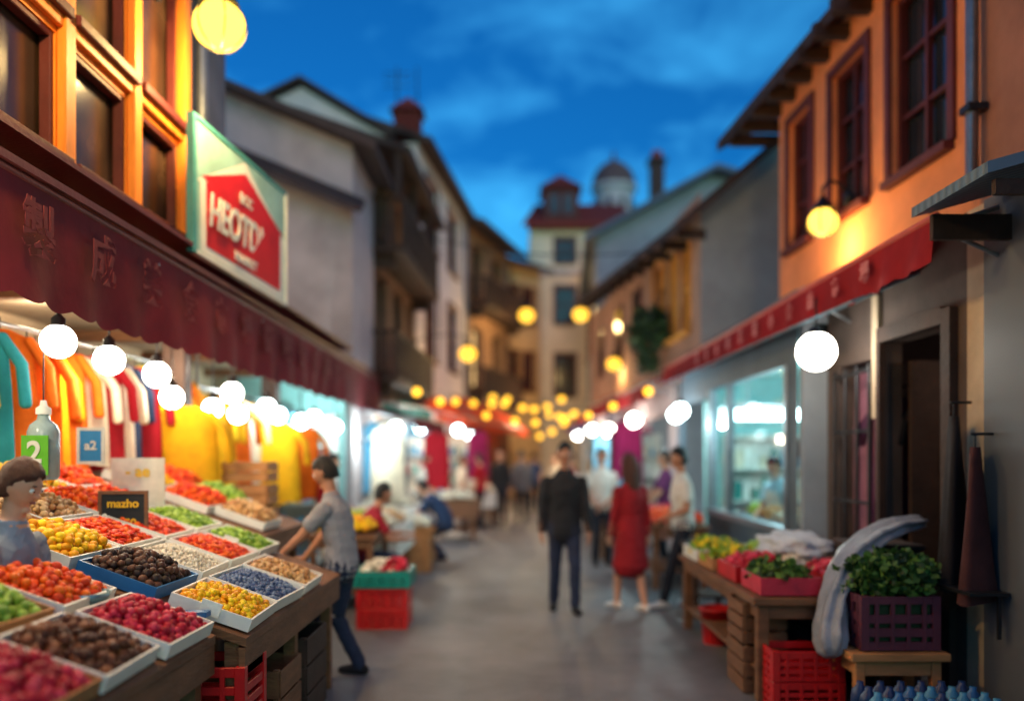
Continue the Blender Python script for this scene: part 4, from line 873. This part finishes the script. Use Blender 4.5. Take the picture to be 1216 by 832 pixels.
    if dress:
        dr=[(.2,.135,.11),(.08,.155,.125),(0,.18,.14),(-.15,.198,.158),(-.3,.212,.175),(-.42,.225,.19)]
        part([sp(h) if h>0 else pel+Vector((0,0,h)) for h,_,_ in dr],[(a,b) for _,a,b in dr],'dress',ref,20)
    me=bpy.data.meshes.new('body'); vs=[];fs=[];kdv=[];o0=0
    for v,f,l in parts:
        fs+= [tuple(i+o0 for i in q) for q in f]; vs+=[tuple(q) for q in v]; kdv+=[(Vector(q),l) for q in v]; o0+=len(v)
    me.from_pydata(vs,[],fs); me.update(); ob=bpy.data.objects.new('body',me); SC.collection.objects.link(ob)
    m=ob.modifiers.new('r','REMESH'); m.mode='VOXEL'; m.voxel_size=vox
    s_=ob.modifiers.new('s','SMOOTH'); s_.factor=.5; s_.iterations=3
    em=bpy.data.meshes.new_from_object(ob.evaluated_get(bpy.context.evaluated_depsgraph_get())); ob.modifiers.clear()
    ob.data=em; ob.parent=root
    labs=['skin','top','bot','shoe','dress']; ms={'skin':skin,'top':top,'bot':bot or top,'shoe':shoe,'dress':top}
    em.materials.clear()
    for l in labs: em.materials.append(ms[l])
    kd=kdtree.KDTree(len(kdv))
    for i,(p,l) in enumerate(kdv): kd.insert(p,i)
    kd.balance()
    mi=[labs.index(kdv[kd.find(p.center)[1]][1]) for p in em.polygons]
    vl={}
    for p in em.polygons:
        if mi[p.index] in(1,2,4):
            for vi in p.vertices: vl[vi]=vl.get(vi,0)+1
    nrm=[v.normal.copy() for v in em.vertices]
    for vi,c_ in vl.items():
        if c_>=4:
            co=em.vertices[vi].co; em.vertices[vi].co=co+nrm[vi]*(.009*noise.noise(Vector((co.x*9,co.y*9,co.z*14+x)))+.005*noise.noise(co*30))
    em.polygons.foreach_set('material_index',mi); em.polygons.foreach_set('use_smooth',[True]*len(mi)); em.update()
    fingers.obj('fingers',root)
    hr=MB(); V,F=ICO[3]; vv=[]
    for p in V:
        X,Y,Z=p; hl=.42+.12*math.cos(X*3) if Y>0 else -.45-.1*Y
        lim=hl if Y>.3 else (hl+( -.55-hl)*min(1,(.3-Y)/.55) if Y>-.25 else -.62)
        on=Z>lim; k=1.12+.09*noise.noise(Vector(p)*6+Vector((x,y,0)))+( .04 if Z>.5 else 0) if on else .86
        if female and on: k+=.04
        rx,ry,rz=.076,.094,.118
        vv.append(hc+Rh@Vector((X*rx*k,Y*ry*k-.003,Z*rz*k*(1 if Z>0 else .95))))
    hr.add(vv,F,hair,True)
    if long_hair:
        b0=hc+Rh@Vector((0,-.045,.03)); hr.tube([b0,hc+Rh@Vector((0,-.075,-.06)),hc+Rh@Vector((0,-.085,-.16)),hc+Vector((0,-.10,-.27))],[(.088,.06),(.1,.06),(.1,.05),(.07,.03)],hair,16,(0,1,0),res=.03)
        for s in(-1,1): hr.tube([hc+Rh@Vector((s*.075,-.01,.04)),hc+Rh@Vector((s*.088,-.02,-.08)),hc+Rh@Vector((s*.08,-.03,-.2))],[(.03,.035),(.03,.035),(.02,.02)],hair,10)
    hr.obj('hair',root)
    fc=MB()
    for s in(-1,1):
        fc.ball(hc+Rh@Vector((s*.031,.0805,.006)),.0125,eyew,2); fc.ball(hc+Rh@Vector((s*.031,.0895,.006)),.0062,eyed,1)
        fc.ball(hc+Rh@Vector((s*.032,.0865,.031)),(.018,.006,.004),hair,1)
    fc.ball(hc+Rh@Vector((0,.0865,-.054)),(.022,.008,.007),lipm,2)
    fc.obj('face',root)
    if apron:
        a=MB(); a.add([tuple(sp(.4)+Vector((-.1,.15,0))),tuple(sp(.4)+Vector((.1,.15,0))),tuple(sp(.1)+Vector((.17,.15,0))),tuple(pel+Vector((.18,.16,-.35))),tuple(pel+Vector((-.18,.16,-.35))),tuple(sp(.1)+Vector((-.17,.15,0)))],[(0,1,2,5),(5,2,3,4)],apron); a.obj('apron',root)
    return root
rad=math.radians
jeans=C('denim',(36,44,68),rough=.9,var=.25,scale=9,bump=.3); dkt=C('dark_trousers',(28,32,44),rough=.9,var=.25,scale=9,bump=.3)
greyT=C('grey_tshirt',(138,136,142),rough=.9,var=.12,scale=6,bump=.3); blk=C('black_jacket',(24,24,30),rough=.8,var=.3,scale=6,bump=.3); redD=C('red_dress_cloth',(145,14,26),rough=.8,var=.2,scale=6,bump=.3); whs=C('white_shirt',(215,208,198),rough=.85,var=.08,scale=6,bump=.3); marT=C('maroon_tshirt',(150,20,40),rough=.85,var=.15,scale=6,bump=.3); whsh=C('white_shoes',(220,215,210),rough=.6)
person('shopper_man',-1.36,6.45,rad(80),1.68,pel=(0,-.06,.9),lean=12,hpitch=.3,hands=((-.2,.42,.93),(.18,.36,.88)),feet=((-.1,.1,0),(.12,-.16,0)),top=greyT,bot=jeans,hair=H_d,skin=SK[1],elbow=((-.3,-1,-.6),(.3,-1,-.6)),vox=.009,curl=.7)
v=person('stall_vendor',-2.26,3.72,rad(-95),1.64,lean=8,hpitch=.3,hands=((-.13,.3,1.18),(.12,.32,1.16)),top=fab('heather',(140,148,162)),bot=Fb,hair=H_b,vox=.009,curl=.8,female=True,elbow=((-.4,-.6,-1),(.4,-.6,-1)))
b=MB(); b.revolve((0,.42,1.10),[(.03,0),(.06,.005),(.1,.04),(.115,.075),(.105,.075),(.09,.045),(.04,.02)],C('steel_bowl',(110,145,155),metal=.5,rough=.3),20); b.obj('metal_bowl',v)
person('walking_man',.57,9.15,rad(183),1.79,lean=2,hpitch=.15,hands=((-.25,.12,.80),(.25,-.04,.78)),feet=((-.1,.12,0),(.1,-.16,.0)),top=blk,bot=jeans,hair=H_d,skin=SK[1],sleeve='long',jacket=True)
person('woman_in_red_dress',1.3,9.25,rad(30),1.66,female=True,dress=True,long_hair=True,hands=((-.2,.12,.86),(.22,-.05,.82)),feet=((-.07,.16,0),(.08,-.17,.0)),top=redD,hair=H_b,shoe=whsh,sleeve='long')
person('man_in_white_shirt',1.92,9.45,rad(95),1.74,lean=3,hands=((-.2,.25,1.02),(.24,.12,.85)),feet=((-.09,.25,0),(.1,-.15,0)),top=whs,bot=dkt,shoe=whsh,hair=H_d,skin=SK[1])
person('man_behind_in_white',1.38,13.0,rad(190),1.76,top=whs,bot=dkt,skin=SK[1],hands=((-.25,.1,.85),(.2,.25,1.0)))
person('seated_vendor',-1.72,9.6,rad(-65),1.75,pel=(0,0,.56),lean=25,hpitch=-.1,hands=((-.16,.55,.78),(.16,.5,.74)),feet=((-.14,.42,0),(.16,.36,0)),top=marT,bot=jeans,skin=SK[1])
mb=MB(); mb.box((-1.95,9.4,.36),(-1.55,9.8,.41),lightwood); [mb.box((a,b_,0),(a+.04,b_+.04,.36),lightwood) for a in(-1.93,-1.61) for b_ in(9.42,9.74)]; mb.obj('low_stool')
person('crouching_customer',-1.15,13.5,rad(75),1.7,pel=(0,-.1,.62),lean=45,hpitch=-.1,hands=((-.16,.55,.7),(.16,.5,.7)),feet=((-.12,.2,0),(.12,.0,0)),top=Fb,bot=jeans)
person('distant_man',-.28,21,rad(170),1.78,top=blk,bot=dkt,sleeve='long',jacket=True,feet=((-.1,.1,0),(.1,-.1,0)),vox=.014)
person('distant_man',.25,21.5,rad(10),1.78,top=Fgy,bot=dkt,sleeve='long',jacket=True,vox=.014)
person('distant_woman',-1.1,18.6,rad(-80),1.65,top=Fw,bot=dkt,hair=H_b,female=True,vox=.014)
person('distant_customer',1.3,18.5,rad(-70),1.7,top=Fr,bot=dkt,vox=.014)
person('distant_customer',1.05,15.5,rad(180),1.65,top=whs,bot=jeans,vox=.014,feet=((-.1,.1,0),(.1,-.1,0)))
person('distant_customer',1.7,12.2,rad(60),1.68,top=Fs,bot=jeans,vox=.014,hands=((-.2,.35,1),(.2,.35,1)))
person('distant_customer',-.75,19.6,rad(60),1.68,top=Fr,bot=dkt,vox=.014)
person('distant_man',.65,25,rad(0),1.75,top=Fb,bot=dkt,vox=.016)
person('distant_woman',1.15,22.5,rad(150),1.65,top=Fw,bot=dkt,vox=.016,hair=H_b,female=True)
person('distant_vendor',-1.9,17.2,rad(-90),1.7,top=whs,bot=dkt,vox=.014,lean=15,hands=((-.2,.35,1),(.2,.35,1)))
person('distant_vendor',-2.5,11.2,rad(-90),1.68,top=Fr,bot=dkt,vox=.014,lean=10,hands=((-.2,.35,1),(.2,.35,1)))
person('shop_vendor',3.35,10.4,rad(120),1.66,lean=15,hpitch=.3,top=C('pale_blue_shirt',(165,195,208),rough=.85),bot=dkt,hands=((-.15,.38,1.0),(.15,.38,.98)),apron=whs)
person('vendor_man',2.3,12.6,rad(90),1.72,top=fab('violet',(120,60,110)),bot=dkt,hands=((-.2,.35,1),(.2,.35,.98)))
goods_table(2.95,9.3,.5,1.6,.9,['white','tan','green'],metal)

# ------------------------------------------------------------ camera
cd=bpy.data.cameras.new('camera'); cam=bpy.data.objects.new('camera',cd); SC.collection.objects.link(cam)
cam.location=(0,0,1.7); cam.rotation_euler=(math.radians(90),0,0); cd.sensor_width=36; cd.lens=29.6; cd.shift_y=.102; cd.clip_end=1000; cd.clip_start=.05
cd.dof.use_dof=True; cd.dof.focus_distance=4.3; cd.dof.aperture_fstop=.46
SC.camera=cam
SC.view_settings.view_transform='Standard'; SC.view_settings.look='None'; SC.view_settings.exposure=0
